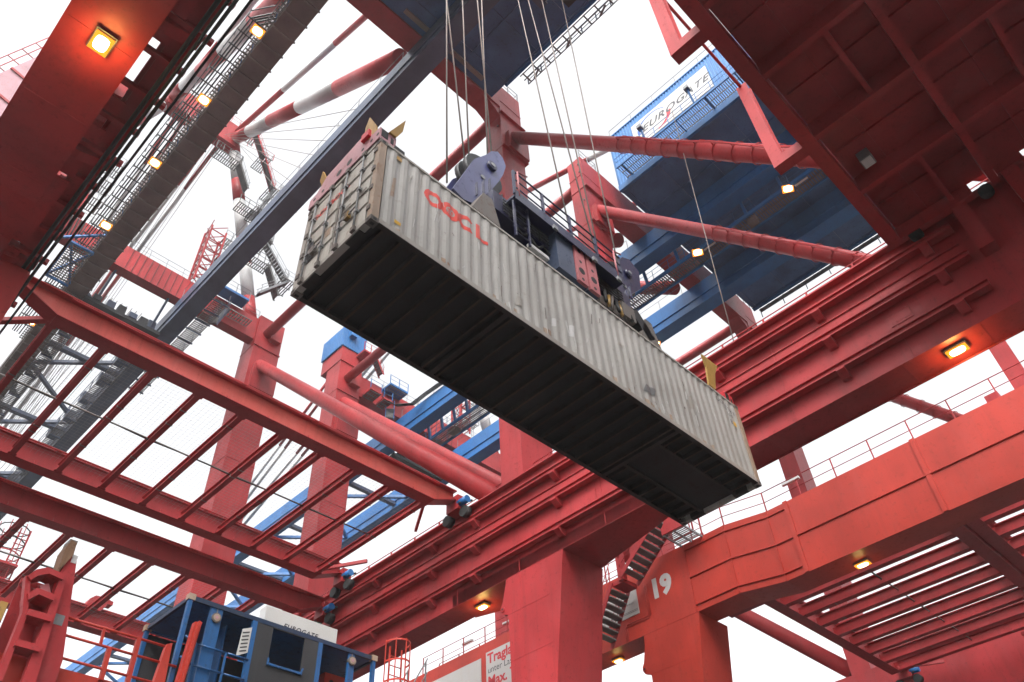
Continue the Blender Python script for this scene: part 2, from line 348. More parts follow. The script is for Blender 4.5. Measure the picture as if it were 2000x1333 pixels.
def crane(D, which):
    near = which == 1
    labels = {1: 'tall red and blue container crane overhead holding the hoisted beige container', 2: 'red and blue container crane numbered 19 behind, with the blue machinery house'}
    root = thing('gantry_crane', labels[which], 'crane', (10.6+D, 35, 0), 'container cranes along the quay')
    YA, YB = -14.0, 54.0
    # --- right portal beam with runway rails on its inner side
    if near:
        pbr = B('portal_beam', root, 'red', D+20.8, D+22.05, YA, YB, 17.4, 21.5)
        B('flange', pbr, 'red', D+20.55, D+22.25, YA, YB, 21.5, 21.56)
        PR('soffit_plate', pbr, 'red', [(D+20.8, 13.3), (D+22.1, 13.3), (D+23.1, 17.6), (D+23.1, 20.6), (D+22.1, 23.5), (D+20.8, 23.5)], 'Z', 17.385, 17.9)
        runway(pbr, 20.8, 20.60, D, 0.7, 47.0, (20.70, 19.44, 18.13), 0.14, 0.27)
        for y in (0.2, -1.4, -3.0): B('stub_post', pbr, 'red', D+20.35, D+20.8, y-0.22, y+0.22, 19.3, 21.45)
        railing(pbr, [(D+21.5, YA, 21.56), (D+21.5, 36, 21.56)], h=1.05, sp=1.8)
        # weld seams and stiffeners on the side
        for y in (3.4, 7.3, 11.4, 15.2, 19.6, 23.2, 26.7, 30.6): B('stiffener', pbr, 'red', D+20.78, D+20.8, y-0.015, y+0.015, 17.42, 21.48)
        for i in range(24):
            y = -10+i*2.3
            if y < 13 or y > 24: B('weld_seam', pbr, 'red', D+20.8, D+22.05, y-0.012, y+0.012, 17.39, 17.4)
        for y in (3.2, 11.3, 26.0):
            spl = B('splice_plate', pbr, 'red', D+20.775, D+20.8, y-0.35, y+0.35, 18.75, 19.3)
            for i in range(5):
                for k in range(2): T('bolt', spl, 'red', (D+20.755, y-0.28+0.14*i, 18.86+0.33*k), (D+20.775, y-0.28+0.14*i, 18.86+0.33*k), 0.022, 6)
        T('conduit', pbr, 'red', (D+20.77, 0.8, 20.25), (D+20.77, 30, 20.25), 0.025, 6); T('conduit', pbr, 'red', (D+22.0, -9, 17.36), (D+22.0, 12.9, 17.36), 0.03, 6)
        B('access_door', pbr, 'red', D+20.77, D+20.8, 15.45, 16.25, 18.55, 19.1)
    else:
        pbr = B('portal_beam', root, 'red', D+20.8, D+22.05, YA, YB, 17.4, 21.5)
    # --- left portal beam, cranked profile, runway rails on its inner side
    prof = [(YA, 17.33), (13.05, 17.33), (15.2, 17.67), (YB, 17.67), (YB, 20.93), (15.2, 20.93), (13.05, 20.6), (YA, 20.6)]
    x0 = D-0.98
    pbl = PR('portal_beam', root, 'orange_red' if not near else 'red', prof, 'X', x0, D+0.45)
    runway(pbl, 0.45, 0.95, D, 3.0 if not near else 2.0, 17.0 if not near else 21.0)
    if near:
        B('cable_tray', pbl, 'red', D+0.66, D+0.74, 3, 22, 18.05, 18.2)
        for i in range(14): B('bracket', pbl, 'red', D+0.46, D+1.32+0.08*(i % 2), 8.1+i*0.98-0.06, 8.1+i*0.98+0.06, 17.75, 17.88)
        for x, z, r in ((1.02, 17.72, 0.05), (1.16, 17.7, 0.035), (1.27, 17.74, 0.04), (1.52, 18.2, 0.03)): T('cable', pbl, 'rubber', (D+x, 2, z), (D+x, 22, z), r, 6)
        for i in range(9): B('splice_plate', pbl, 'red', D-0.9, D+0.35, 4.0+i*2.05, 4.03+i*2.05, 17.318, 17.33)
        # open runs and covered runs between beam and rails
        for (a, b) in ((3, 8.96), (9.29, 9.7), (11.44, 11.86), (12.35, 12.8), (13.36, 13.9), (14.15, 16.6), (16.9, 22)): B('cover_plate', pbl, 'red', D+0.451, D+0.76, a, b, 17.7, 17.74)
    else:
        om = 'orange_red'
        def strip(y0, z0, y1, z1): S('stiffener', pbl, om, (x0-0.035, y0, z0), (x0-0.035, y1, z1), 0.07, 0.035)
        strip(17.4, 20.62, 15.2, 20.62); strip(15.2, 20.62, 13.05, 20.3); strip(13.05, 20.3, 12.15, 20.3)
        strip(17.4, 19.28, 15.2, 19.28); strip(15.2, 19.28, 13.05, 18.95); strip(13.05, 18.95, 12.2, 18.95); strip(12.0, 18.95, YA, 18.95)
        strip(17.4, 17.98, 15.2, 17.98); strip(15.2, 17.98, 13.05, 17.64); strip(13.05, 17.64, 12.2, 17.64)
        for y, zz in ((17.4, 0.33), (15.2, 0.33), (13.05, 0.0)): B('stiffener', pbl, om, x0-0.05, x0, y-0.02, y+0.02, 17.35+zz, 20.58+zz)
        for y in (12.1, 6.35, 0.6): B('band_plate', pbl, om, x0-0.06, x0, y-0.1, y+0.1, 17.34, 20.62)
        railing(pbl, [(x0+0.12, 36, 20.93), (x0+0.12, 15.2, 20.93), (x0+0.12, 13.05, 20.6), (x0+0.12, YA, 20.6)], h=1.0, sp=1.7, r=0.02, pr=0.024)
        railing(pbl, [(D+0.36, 36, 20.93), (D+0.36, 17, 20.93)], h=1.0, sp=1.7, r=0.02, pr=0.024)
        for y in (11.6, 1.0): B('tube_light', pbl, 'white', x0+0.05, x0+0.2, y-0.42, y+0.42, 21.42, 21.52)
        for y in (29.3, 32.6): B('tube_light', pbl, 'white', x0+0.4, x0+0.55, y-0.42, y+0.42, 21.75, 21.85)
        B('upright', root, 'red', D+0.0, D+0.35, 1.75, 2.4, 20.6, 27.0)
        B('box', pbl, 'red', D-0.5, D+0.1, 2.9, 3.4, 20.6, 21.2)
        # number and signs
        TXT('crane_number', pbl, 'white', '19', (x0-0.012, 19.62, 19.12), (0, -1, 0), (0, 0, 1), 0.86, bold=0.055, ext=0.01)
        sg = B('sign_board', pbl, 'sign_white', x0-0.04, x0-0.005, 31.0, 35.6, 18.25, 20.2)
        TXT('lettering', sg, 'ink', 'EUROGATE', (x0-0.046, 35.2, 18.72), (0, -1, 0), (0, 0, 1), 0.42, bold=0.012, shear=0.3)
        sg = B('sign_board', pbl, 'sign_white', x0-0.04, x0-0.005, 26.6, 30.6, 18.0, 20.35)
        for k, (s, hh, mt, z, bo) in enumerate((('Traglast', 0.52, 'sign_red', 19.72, 0.03), ('unter Lasta', 0.34, 'grey_ink', 19.2, 0.0), ('Max. Tr', 0.52, 'sign_red', 18.5, 0.03))):
            TXT('lettering', sg, mt, s, (x0-0.046, 30.48, z), (0, -1, 0), (0, 0, 1), hh, bold=bo)
        sg = B('sign_board', pbl, 'sign_white', x0-0.04, x0-0.005, 20.38, 22.6, 18.75, 19.95)
        TXT('lettering', sg, 'grey_ink', 'COMPANY', (x0-0.046, 21.3, 19.28), (0, -1, 0), (0, 0, 1), 0.10)
        for z in (18.92, 18.98): B('stripe', sg, 'ink', x0-0.045, x0-0.041, 20.42, 22.5, z, z+0.015)
        # pipe run beside the number
        for k in (0, 0.1): T('conduit', pbl, om, (x0-0.04, 19.78+k, 19.9), (x0-0.04, 19.78+k, 18.45), 0.02, 6); T('conduit', pbl, om, (x0-0.04, 19.78+k, 18.45-k), (x0-0.04, 21.2+k, 18.45-k), 0.02, 6); T('conduit', pbl, om, (x0-0.04, 21.2+k, 18.45-k), (x0-0.04, 21.2+k, 17.7), 0.02, 6)
    # --- legs
    for xs, xe, mt in ((20.8, 23.1, 'red'), (-0.98, 1.2, 'red' if near else 'orange_red')):
        if near and xs < 0: pass
        zt = 17.38 if xs > 0 else 17.66
        prof = [(18.33, 0), (20.3, 0), (20.3, zt), (17.34, zt), (18.33, 11.5)]
        lg = PR('portal_leg', root, mt, prof, 'X', D+xs, D+xe)
        gu = PR('gusset', lg, mt, [(20.3, 15.85), (20.42, 15.95), (20.62, 16.02), (20.72, 16.15), (20.72, 16.35), (20.62, 16.5), (20.42, 17.2), (20.38, zt), (20.3, zt)], 'X', D+xs+0.02, D+xs+0.16)
        T('eye', gu, mt, (D+xs-0.03, 20.6, 16.22), (D+xs+0.2, 20.6, 16.22), 0.1, 14)
        T('pin_hole', gu, 'black', (D+xs-0.04, 20.6, 16.22), (D+xs+0.21, 20.6, 16.22), 0.045, 10)
        for z in (12.4, 14.1, 15.9): B('weld_seam', lg, mt, D+xs-0.008, D+xs, 18.2, 20.29, z-0.012, z+0.012)
        B('weld_seam', lg, mt, D+xs-0.008, D+xs, 19.6, 19.62, 11.5, zt-0.05)
        # upper leg
        zb = 21.5 if xs > 0 else 20.9
        xo = xs+2.07 if not (near and xs < 0) else 0.7
        ul = B('upper_leg', root, 'red', D+xs, D+xo, 19.1, 20.4, zb, 55.5)
        B('collar', ul, 'red', D+xs-0.05, D+xo+0.22, 18.9, 20.45, 51.55, 51.65)
        B('collar', ul, 'red', D+xs-0.02, D+xo+0.22, 18.9, 20.45, 47.4, 47.5)
        B('gusset', ul, 'red', D+xs+0.4, D+xo+0.15, 18.75, 19.1, 47.5, 49.4)
        B('collar', ul, 'red', D+xs-0.03, D+xo+0.03, 19.07, 20.43, 53.2, 53.26)
        railing(ul, [(D+xs+0.05, 19.15, 55.5), (D+xo-0.05, 19.15, 55.5), (D+xo-0.05, 20.35, 55.5)], h=1.1, sp=1.0, mat='galv')
        for z in (30, 36, 42, 45.5, 50, 53.6, 54.6): B('lug', ul, 'cast', D+xs-0.08, D+xs, 19.3, 19.4, z, z+0.15)
        ft = B('far_leg', root, 'red', D+xs, D+xs+2.5, 49.7, 51.9, 0, 55.4)
        B('collar', ft, 'red', D+xs-0.03, D+xs+2.55, 49.6, 51.95, 51.75, 51.85)
        B('collar', ft, 'red', D+xs+0.3, D+xs+2.6, 49.3, 49.7, 47.0, 49.5)
        B('collar', ft, 'red', D+xs-0.03, D+xs+2.53, 49.67, 51.93, 39.8, 39.86)
        B('service_box', ft, 'red', D+xs+1.2, D+xs+2.2, 49.2, 49.7, 52.9, 54.2)
        xc = xs+1.0
        tt = T('tie_tube', root, 'red', (D+xc, 20.4, 53.6), (D+xc, 49.8, 53.6), 0.43, 20)
        up = 0.0 if near else 0.8
        bt = T('front_brace', root, 'red', (D+xc, 49.75, 49.9+up), (D+xc, 20.6, 21.2+up), 0.5, 20)
        bt['label'] = 'smooth sloping red brace tube from the far leg down to the portal beam'
        a = (D+xc, 18.95, 49.3); b = (D+xc, -2.5, 21.4)
        bt = T('rear_brace', root, 'red', a, b, 0.42, 20)
        tubecage(bt, a, b, 0.42, 0.36, 0.92, 1.25)
    for z0, z1, xx in ((51.45, 52.3, 19.4),):
        PR('knee_plate', root, 'red', [(D+xx, 52.31), (D+20.8, 52.31), (D+20.8, 51.2), (D+20.35, 51.75)], 'Y', 19.15, 20.35)
    # --- cross beams
    B('cross_beam', root, 'red', D+1.07, D+20.8, 19.05, 20.42, 52.3, 55.5)
    xb = B('cross_beam', root, 'red', D+1.5, D+20.8, 50.0, 50.95, 52.6, 55.1)
    railing(xb, [(D+1.5, 50.1, 55.1), (D+20.8, 50.1, 55.1)], h=1.05, sp=1.5, mat='galv', r=0.02, pr=0.02)
    for k in range(9): S('cable', xb, 'rubber', (D+9.0+k*0.55, 49.97, 52.6), (D+9.15+k*0.55, 49.97, 55.1), 0.03, 0.03)
    # --- twin girders
    if near: GX = ((6.25, 7.6, 'girder_brown'), (13.75, 14.9, 'slate_blue'))  # right girder is blue paint with its shadow put into the slate
    else: GX = ((6.45, 7.45, 'blue'), (13.75, 14.9, 'blue'))
    gds = []
    for (ga, gb, gm) in GX:
        gd = B('main_girder', root, gm, D+ga, D+gb, -10, 146, 50.0, 52.3); gds.append(gd)
        B('lower_flange', gd, gm, D+ga-0.08, D+gb+0.08, -10, 146, 49.9, 50.0)
        B('rail_ledge', gd, gm, D+ga-0.10, D+ga, -10, 146, 50.75, 50.85)
        railing(gd, [(D+ga+0.05, 21, 52.3), (D+ga+0.05, 49.5, 52.3)], h=1.0, sp=2.4, mat='galv', r=0.018, pr=0.018, mids=())
    if near:
        for i in range(44): B('joint_shade_strip', gds[0], 'cast', D+6.2, D+7.75, 18.5+i*1.3-0.05, 18.5+i*1.3+0.05, 49.80, 49.90)  # dark strips stand in for the shadow gaps between girder segments
    # zig-zag bracing of the boom
    ya = 52.0; k = 0
    while ya < 138:
        xa, xbx = (GX[0][1], GX[1][0]) if k % 2 == 0 else (GX[1][0], GX[0][1])
        S('boom_brace', root, 'slate_blue' if near else 'blue', (D+xa, ya, 50.3), (D+xbx, ya+5.3, 50.3), 0.3, 0.3); ya += 5.3; k += 1
        if k % 2: S('boom_strut', root, 'slate_blue', (D+GX[0][1], ya+2.2, 50.5), (D+GX[1][0], ya+2.2, 50.5), 0.5, 0.35)
    if near:
        for (xa, xc_) in ((7.7, 8.7), (12.6, 13.65)):
            gw = grating('boom_catwalk', root, 'grate', D+xa, D+xc_, 53.0, 120, 49.7, 'Y', 0.24, 0.11)
            xo_ = xc_ if xa < 10 else xa
            railing(gw, [(D+xo_, 53.0, 49.7), (D+xo_, 120, 49.7)], h=1.1, sp=2.2, mat='slate_blue', r=0.03, pr=0.035)
            for k in range(20): PR('bracket', gw, 'slate_blue', [(D+xa, 49.55), (D+xc_, 49.55), (D+(xa if xa < 10 else xc_), 50.6)], 'Y', 53.5+3.3*k, 53.62+3.3*k)
    # hanging catwalk under the far cross beam
    hc = B('cross_catwalk', root, 'dark_board', D+GX[0][1], D+GX[1][0], 51.6, 52.5, 49.45, 49.75)
    for i, x in enumerate((8.1, 9.2, 10.1, 11.0, 11.9, 12.6)):
        B('winch_housing', hc, ('dark_board', 'slate_blue')[i % 2], D+x, D+x+0.62, 51.5+0.1*(i % 3), 52.3, 49.75, 50.25+0.18*(i % 3))
    for x in (8.4, 12.9): S('hanger', hc, 'slate_blue', (D+x, 51.8, 49.7), (D+x+0.2, 50.6, 52.7), 0.16, 0.16)
    # --- girder walkways
    if near:
        wk = grating('walkway', root, 'grate', D+5.75, D+6.15, 18, 60, 50.15, 'Y', 0.30, 0.10)
        for x, z, r in ((5.05, 50.5, 0.045), (5.22, 50.45, 0.05), (5.4, 50.5, 0.04), (5.62, 50.4, 0.05), (4.9, 51.3, 0.03)):
            T('conduit', root, 'black', (D+x, 24.5, z), (D+x, 60, z), r, 6)
            T('conduit', root, 'black', (D+x+0.9, 15.5, z), (D+x+0.9, 23.2, z), r, 6)
            S('conduit', root, 'black', (D+x+0.9, 23.2, z), (D+x, 24.5, z), r*2, r*2)
        for i in range(32):
            y = 24.4+i*1.1
            S('walkway_support', root, 'black', (D+4.85, y, 50.3), (D+6.25, y, 50.3), 0.07, 0.07)
        for i in range(22): S('walkway_post', root, 'black', (D+4.87, 24.4+i*1.6, 50.3), (D+4.87, 24.4+i*1.6, 51.35), 0.05, 0.05)
        for i in range(26): S('lattice_bar', root, 'blue', (D+5.95, 19+i*1.3, 50.1), (D+6.2, 19.65+i*1.3, 50.1), 0.06, 0.06)
        for y in (24.68, 30.91, 37.31, 44.51, 57.5, 65.5): floodlight(root, (D+5.72, y, 50.05), (0, -0.35, -1), (0.7, 0.55))
        # access landing in front of the far cross beam
        for (a, b) in (((4.6, 47.5, 49.9), (6.2, 51.5, 49.9)), ((4.6, 51.5, 49.9), (6.2, 47.5, 49.9)), ((4.5, 47.3, 49.7), (6.2, 47.3, 49.7)), ((4.5, 51.6, 49.7), (6.2, 51.6, 49.7)), ((4.5, 47.3, 49.7), (4.5, 51.6, 49.7)), ((3.2, 49.0, 50.6), (6.2, 45.5, 50.2))): S('landing_bar', root, 'blue', (D+a[0], a[1], a[2]), (D+b[0], b[1], b[2]), 0.16, 0.16)
        grating('landing', root, 'grate', D+4.5, D+6.1, 47.5, 51.5, 49.8, 'Y', 0.25, 0.09)
        # walkway on the outer side of the right girder
        gw = grating('walkway', root, 'grate', D+15.1, D+16.2, 45.5, 60, 50.0, 'Y', 0.22, 0.11)
        railing(gw, [(D+16.2, 45.5, 50.0), (D+16.2, 60, 50.0)], h=1.05, sp=1.4, mat='slate_blue')
        for i in range(11): S('walkway_support', root, 'slate_blue', (D+14.9, 45.6+i*1.4, 49.85), (D+16.3, 45.6+i*1.4, 49.85), 0.1, 0.12)
        # blue platform beside the cross beam
        pl = B('platform', root, 'blue', D+16.4, D+19.0, 48.7, 49.9, 55.1, 55.35); railing(pl, [(D+16.4, 48.75, 55.35), (D+19.0, 48.75, 55.35)], h=1.05, sp=1.2, mat='galv')
        grating('landing', root, 'grate', D+17.0, D+19.8, 48.9, 49.9, 53.4, 'X', 0.25, 0.09)
        stair(root, (D+16.4, 48.4, 50.1), (D+17.4, 49.4, 53.5), 0.8, 'slate_blue', side=Vector((0.7, -0.7, 0)))
    else:
        wk = grating('walkway', root, 'grate', D+8.0, D+9.3, 2, 49, 48.9, 'Y', 0.20, 0.12)
        for x in (7.95, 9.35): B('edge_beam', wk, 'blue', D+x-0.08, D+x+0.08, 2, 49, 48.66, 48.95)
        ys = [2.5+3.05*i for i in range(13)]+[41.6, 43.3, 45.0, 46.8, 48.5]
        for y in ys:
            S('hanger', wk, 'blue', (D+7.5, y, 51.4), (D+7.95, y, 48.8), 0.2, 0.2)
            B('hanger_foot', wk, 'blue', D+7.45, D+7.6, y-0.09, y+0.09, 51.3, 51.5)
        railing(wk, [(D+9.3, 2, 48.95), (D+9.3, 49, 48.95)], h=1.05, sp=1.5, mat='blue', r=0.02, pr=0.025)
        railing(wk, [(D+7.95, 2, 48.95), (D+7.95, 49, 48.95)], h=1.05, sp=1.5, mat='blue', r=0.02, pr=0.02)
        for y in (8.34, 16.14):
            floodlight(root, (D+8.0, y, 48.65), (-0.55, -0.35, -0.75), (0.75, 0.5)); B('tube_light', wk, 'white', D+8.1, D+8.2, y-1.5, y-0.5, 48.55, 48.65)
        floodlight(root, (D+14.6, 24.9, 49.85), (-0.3, -0.3, -0.9), (0.5, 0.4))
        B('junction_box', wk, 'cast', D+8.2, D+8.6, 11.2, 11.9, 48.1, 48.7)
        B('junction_box', wk, 'cast', D+8.2, D+8.9, 43.6, 44.6, 48.3, 48.7)
        # cable loops at the far end of the left girder
        for k in range(4): 
            pts = [(7.2+0.12*k, 40, 52.5), (7.0+0.12*k, 45.5, 52.6), (6.6+0.12*k, 47, 52.0), (5.6+0.12*k, 48.3, 52.1), (4.6+0.12*k, 49.0, 53.0)]
            for a, b in zip(pts[:-1], pts[1:]): T('conduit', root, 'rubber', (D+a[0]-1, a[1], a[2]), (D+b[0]-1, b[1], b[2]), 0.05, 6)
        for x, z, w in ((4.2, 54.9, 2.2), (2.0, 53.0, 1.3), (3.6, 52.7, 1.0)):
            pl = B('platform', root, 'blue' if w > 2 else 'red', D+x, D+x+w, 48.6, 49.95, z-0.22, z); railing(pl, [(D+x, 48.65, z), (D+x+w, 48.65, z)], h=1.05, sp=1.1, mat='blue')
            grating('landing', pl, 'grate', D+x+0.1, D+x+w-0.1, 48.7, 49.9, z-0.23, 'X', 0.25, 0.1)
        stair(root, (D+4.4, 48.6, 50.4), (D+5.0, 49.5, 52.6), 0.8, 'blue', side=Vector((0.8, -0.6, 0)))
    # --- cabin, landing and stair on the far left leg
    cb = B('electric_room', root, 'house_blue', D-1.2, D+1.5, 49.5, 53.0, 57.2, 59.7)
    for i in range(10): B('siding_rib', cb, 'house_blue', D-1.1+i*0.27, D-1.0+i*0.27, 49.46, 49.5, 57.25, 59.65)
    for i in range(12): B('siding_rib', cb, 'house_blue', D-1.24, D-1.2, 49.6+i*0.29, 49.7+i*0.29, 57.25, 59.65)
    B('air_unit', cb, 'house_blue', D-0.6, D+0.1, 49.0, 49.46, 58.6, 59.3)
    B('leg_head', root, 'red', D-1.05, D+1.3, 49.6, 52.9, 55.4, 57.2)
    pl = B('platform', root, 'red', D+0.6, D+2.2, 48.3, 49.6, 56.7, 56.9); railing(pl, [(D+0.6, 48.35, 56.9), (D+2.2, 48.35, 56.9), (D+2.2, 49.6, 56.9)], h=1.05, sp=0.8)
    stair(root, (D+3.2, 48.8, 55.2), (D+2.2, 48.8, 56.9), 0.7, 'red', side=Vector((0, 1, 0)))
    # --- machinery house
    hx0, hx1, hy0, hy1, hz0, hz1 = (1.8, 20.0, -9.0, 17.9, 52.35, 59.5)
    if near: hy1 = 17.7
    fl = B('machinery_house', root, 'under_blue', D+hx0, D+hx1, hy0, hy1, hz0+0.15, hz0+0.5)
    for i in range(10): B('floor_seam', fl, 'under_blue', D+hx0, D+hx1, hy0+i*2.95-0.05, hy0+i*2.95+0.05, hz0+0.05, hz0+0.15)
    for i in range(7): B('floor_seam', fl, 'under_blue', D+hx0+0.3+i*2.95-0.06, D+hx0+0.3+i*2.95+0.06, hy0, hy1, hz0+0.02, hz0+0.148)
    B('floor_edge', fl, 'blue', D+hx0-0.1, D+hx0+0.12, hy0, hy1, hz0-0.1, hz0+0.5)
    B('floor_edge', fl, 'blue', D+hx1-0.12, D+hx1+0.1, hy0, hy1, hz0-0.1, hz0+0.5)
    B('roof', fl, 'house_blue', D+hx0-0.1, D+hx1+0.1, hy0-0.1, hy1+0.1, hz1, hz1+0.12)
    def siding(axis, a0, a1, pos, sgn):
        mb = MB(); n = int((a1-a0)/0.26); prof_ = []
        for i in range(n):
            t = a0+i*0.26; prof_ += [(t, 0), (t+0.10, 0), (t+0.14, 0.06), (t+0.22, 0.06)]
        prof_.append((a1, 0))
        vs_ = []; 
        for (t, d) in prof_:
            for z in (hz0+0.5, hz1): vs_.append((D+pos+sgn*d, t, z) if axis == 'Y' else (D+t, pos+sgn*d, z))
        mb.add(vs_, [(2*i, 2*i+1, 2*i+3, 2*i+2) for i in range(len(prof_)-1)]); mb.build('siding', 'house_blue', fl)
    siding('Y', hy0, hy1, hx0, -1); siding('Y', hy0, hy1, hx1, 1); siding('X', hx0, hx1, hy1, 1)
    if near:
        hw = grating('house_walkway', root, 'grate', D+20.15, D+21.0, -9, 16.5, 52.2, 'Y', 0.9, 0.10)
        railing(hw, [(D+21.0, -9, 52.2), (D+21.0, 16.5, 52.2)], h=1.05, sp=1.2, mat='slate_blue', r=0.03, pr=0.035)
        for i in range(9): S('tube_light', hw, 'galv', (D+20.6, -8+i*2.9, 52.0), (D+20.9, -7.3+i*2.9, 52.0), 0.12, 0.08)
        B('hatch', fl, 'black', D+17.6, D+19.2, 9.6, 11.2, 52.36, 52.5)
        B('edge_plate', fl, 'under_blue', D+hx0, D+hx1, 17.7, 19.04, 52.55, 52.8)
        for x in (11.9, 15.4): B('rail_stub', fl, 'galv', D+x, D+x+3.2, 18.3, 18.6, 52.35, 52.54)
    else:
        hw = grating('house_walkway', root, 'grate', D+0.45, D+1.7, -9, 17.0, 53.1, 'Y', 0.16, 0.05)
        B('edge_beam', hw, 'blue', D+0.4, D+0.5, -9, 17.0, 52.95, 53.15)
        for i in range(11): S('walkway_support', hw, 'blue', (D+0.4, -8.5+i*2.5, 53.0), (D+1.75, -8.5+i*2.5, 53.0), 0.1, 0.12)
        railing(hw, [(D+0.45, 17.0, 53.15), (D+0.45, -9, 53.15)], h=1.05, sp=1.25, mat='blue', r=0.025, pr=0.025)
        railing(fl, [(D+hx0+0.1, hy1-0.2, hz1+0.12), (D+hx0+0.1, hy0, hz1+0.12)], h=1.1, sp=2.2, mat='galv', r=0.022, pr=0.022, mids=())
        # far edge walkway, light against the sky
        ew = grating('house_walkway', root, 'grate', D+20.12, D+20.42, -9, 17.5, 52.2, 'Y', 0.75, 0.14)
        railing(ew, [(D+20.45, 17.5, 51.5), (D+20.45, -9, 51.5)], h=0.6, sp=2.2, mat='slate_blue', r=0.05, pr=0.03, mids=())
        # name board
        sx = D+hx0-0.14
        sg = B('sign_board', fl, 'sign_white', sx-0.05, sx, 8.4, 15.55, 55.3, 58.4)
        TXT('lettering', sg, 'grey_ink', 'EUROGATE', (sx-0.06, 14.75, 56.55), (0, -1, 0), (0, 0, 1), 0.78, bold=0.02, shear=0.35, spacing=1.12)
        def arc(mat, a0, a1, cy_, cz_, ry, rz, w0, w1):
            mb = MB(); n = 18; vs_ = []
            for i in range(n+1):
                t = a0+(a1-a0)*i/n; w = w0+(w1-w0)*i/n
                for k in (0, 1):
                    vs_.append((sx-0.056, cy_+(ry-k*w)*math.cos(t), cz_+(rz-k*w)*math.sin(t)))
            mb.add(vs_, [(2*i, 2*i+1, 2*i+3, 2*i+2) for i in range(n)]); mb.build('logo_arc', mat, sg)
        arc('sign_blue', math.radians(-20), math.radians(150), 13.7, 56.9, 1.45, 1.25, 0.25, 0.06)
        arc('sign_red', math.radians(180), math.radians(265), 13.5, 56.8, 1.5, 1.35, 0.42, 0.12)
        for y in (14.1, 9.8, 2.5): 
            S('lamp_arm', hw, 'blue', (D+0.45, y, 53.2), (D+0.1, y, 54.6), 0.14, 0.14); B('unlit_lamp', hw, 'galv', D-0.15, D+0.3, y-0.2, y+0.2, 54.6, 54.95)
    # --- A-frame with its stays
    for s in (1, -1):
        X = lambda x: D+10.2+s*(x-10.2)
        RW = [('red', 0.12), ('white', 0.16), ('red', 0.14), ('white', 0.20), ('red', 0.12), ('white', 0.16), ('red', 0.10)]
        ms = banded('mast_tube', root, (X(20.6), 51, 55.1), (X(13.6), 51, 78.5), 0.6, RW, 16)
        banded('back_stay', root, (X(13.7), 50.5, 78.0), (X(14.05), 21.6, 53.8), 0.62, [('red', 0.13), ('white', 0.17), ('red', 0.20), ('white', 0.22), ('red', 0.28)], 16)
        banded('thin_stay', root, (X(13.5), 50.5, 79.0), (X(14.1), 6.0, 60.6), 0.27, [('red', 0.22), ('white', 0.20), ('red', 0.2), ('white', 0.18), ('red', 0.2)], 12)
        for dx in (0.0, 0.8): banded('fore_stay', root, (X(12.6-dx), 51.5, 77.0), (X(11.0-dx), 108, 53.0), 0.2, [('red', 0.10), ('white', 0.16), ('red', 0.2), ('white', 0.2), ('red', 0.34)], 8)
        if s == 1:
            # zig-zag stair towers beside the mast
            pts = [(19.6, 48.8, 56.5), (22.0, 48.8, 59.9), (18.8, 48.8, 63.5), (17.6, 48.8, 66.9), (18.4, 48.8, 71.2), (16.6, 48.8, 75.0), (14.8, 48.8, 78.4)]
            if near:
                for i, (a, b) in enumerate(zip(pts[:-1], pts[1:])):
                    stair(root, (D+a[0], a[1], a[2]), (D+b[0], b[1], b[2]), 0.75, 'galv' if i < 4 else 'red', side=Vector((0, 1, 0)))
                    pl = grating('landing', root, 'grate', D+b[0]-0.6, D+b[0]+0.7, 48.2, 50.4, b[2], 'X', 0.22, 0.09)
                    railing(pl, [(D+b[0]-0.6, 48.2, b[2]), (D+b[0]+0.7, 48.2, b[2]), (D+b[0]+0.7, 50.4, b[2])], h=1.05, sp=0.9, mat='galv' if i < 4 else 'red')
    ab = B('apex_beam', root, 'red', D+6.4, D+13.9, 50.3, 51.7, 76.4, 79.9)
    railing(ab, [(D+12.6, 50.2, 79.9), (D+15.4, 50.2, 79.9), (D+15.4, 51.7, 79.9)], h=1.1, sp=0.8, mat='red')
    if near:
        for k in range(14):
            T('stay_rope', root, 'rope', (D+8.2+0.35*k, 50.4, 76.6), (D+8.0+0.36*k, 57+3.1*k, 52.4), 0.028, 5)
        for k in range(10):
            T('stay_rope', root, 'rope', (D+8.4+0.42*k, 53.0, 52.0), (D+8.5+0.42*k, 100, 50.6), 0.03, 5)
        for (x, y) in ((3.0, 49.4), (4.2, 49.4), (4.2, 50.6), (3.0, 50.6)): S('tower_post', root, 'red', (D+x, y, 55.1), (D+x, y, 63.0), 0.16, 0.16)
        for k in range(6):
            z = 55.8+k*1.3
            S('tower_bar', root, 'red', (D+3.0, 49.4, z), (D+4.2, 49.4, z+1.2), 0.09, 0.09); S('tower_bar', root, 'red', (D+3.0, 49.4, z), (D+4.2, 49.4, z), 0.09, 0.09)
            if k % 2: pl = grating('landing', root, 'grate', D+4.2, D+5.5, 49.0, 50.6, z, 'X', 0.2, 0.09); railing(pl, [(D+4.2, 49.0, z), (D+5.5, 49.0, z), (D+5.5, 50.6, z)], h=1.05, sp=0.65, mat='galv')
        for k in range(9): T('cable', root, 'rubber', (D+3.2+0.22*k, 49.95, 52.8), (D+3.0+0.25*k, 49.95, 55.0), 0.05, 6)
        for k in range(7): T('stay_rope', root, 'rope', (D+12.5+0.25*k, 50.2, 77.0), (D+15.2+0.1*k, 24+2.0*k, 52.4), 0.025, 5)
        for k in range(6): T('stay_rope', root, 'rope', (D+7.0+0.3*k, 50.2, 77.0), (D+7.2+0.1*k, 26+3.0*k, 52.4), 0.025, 5)
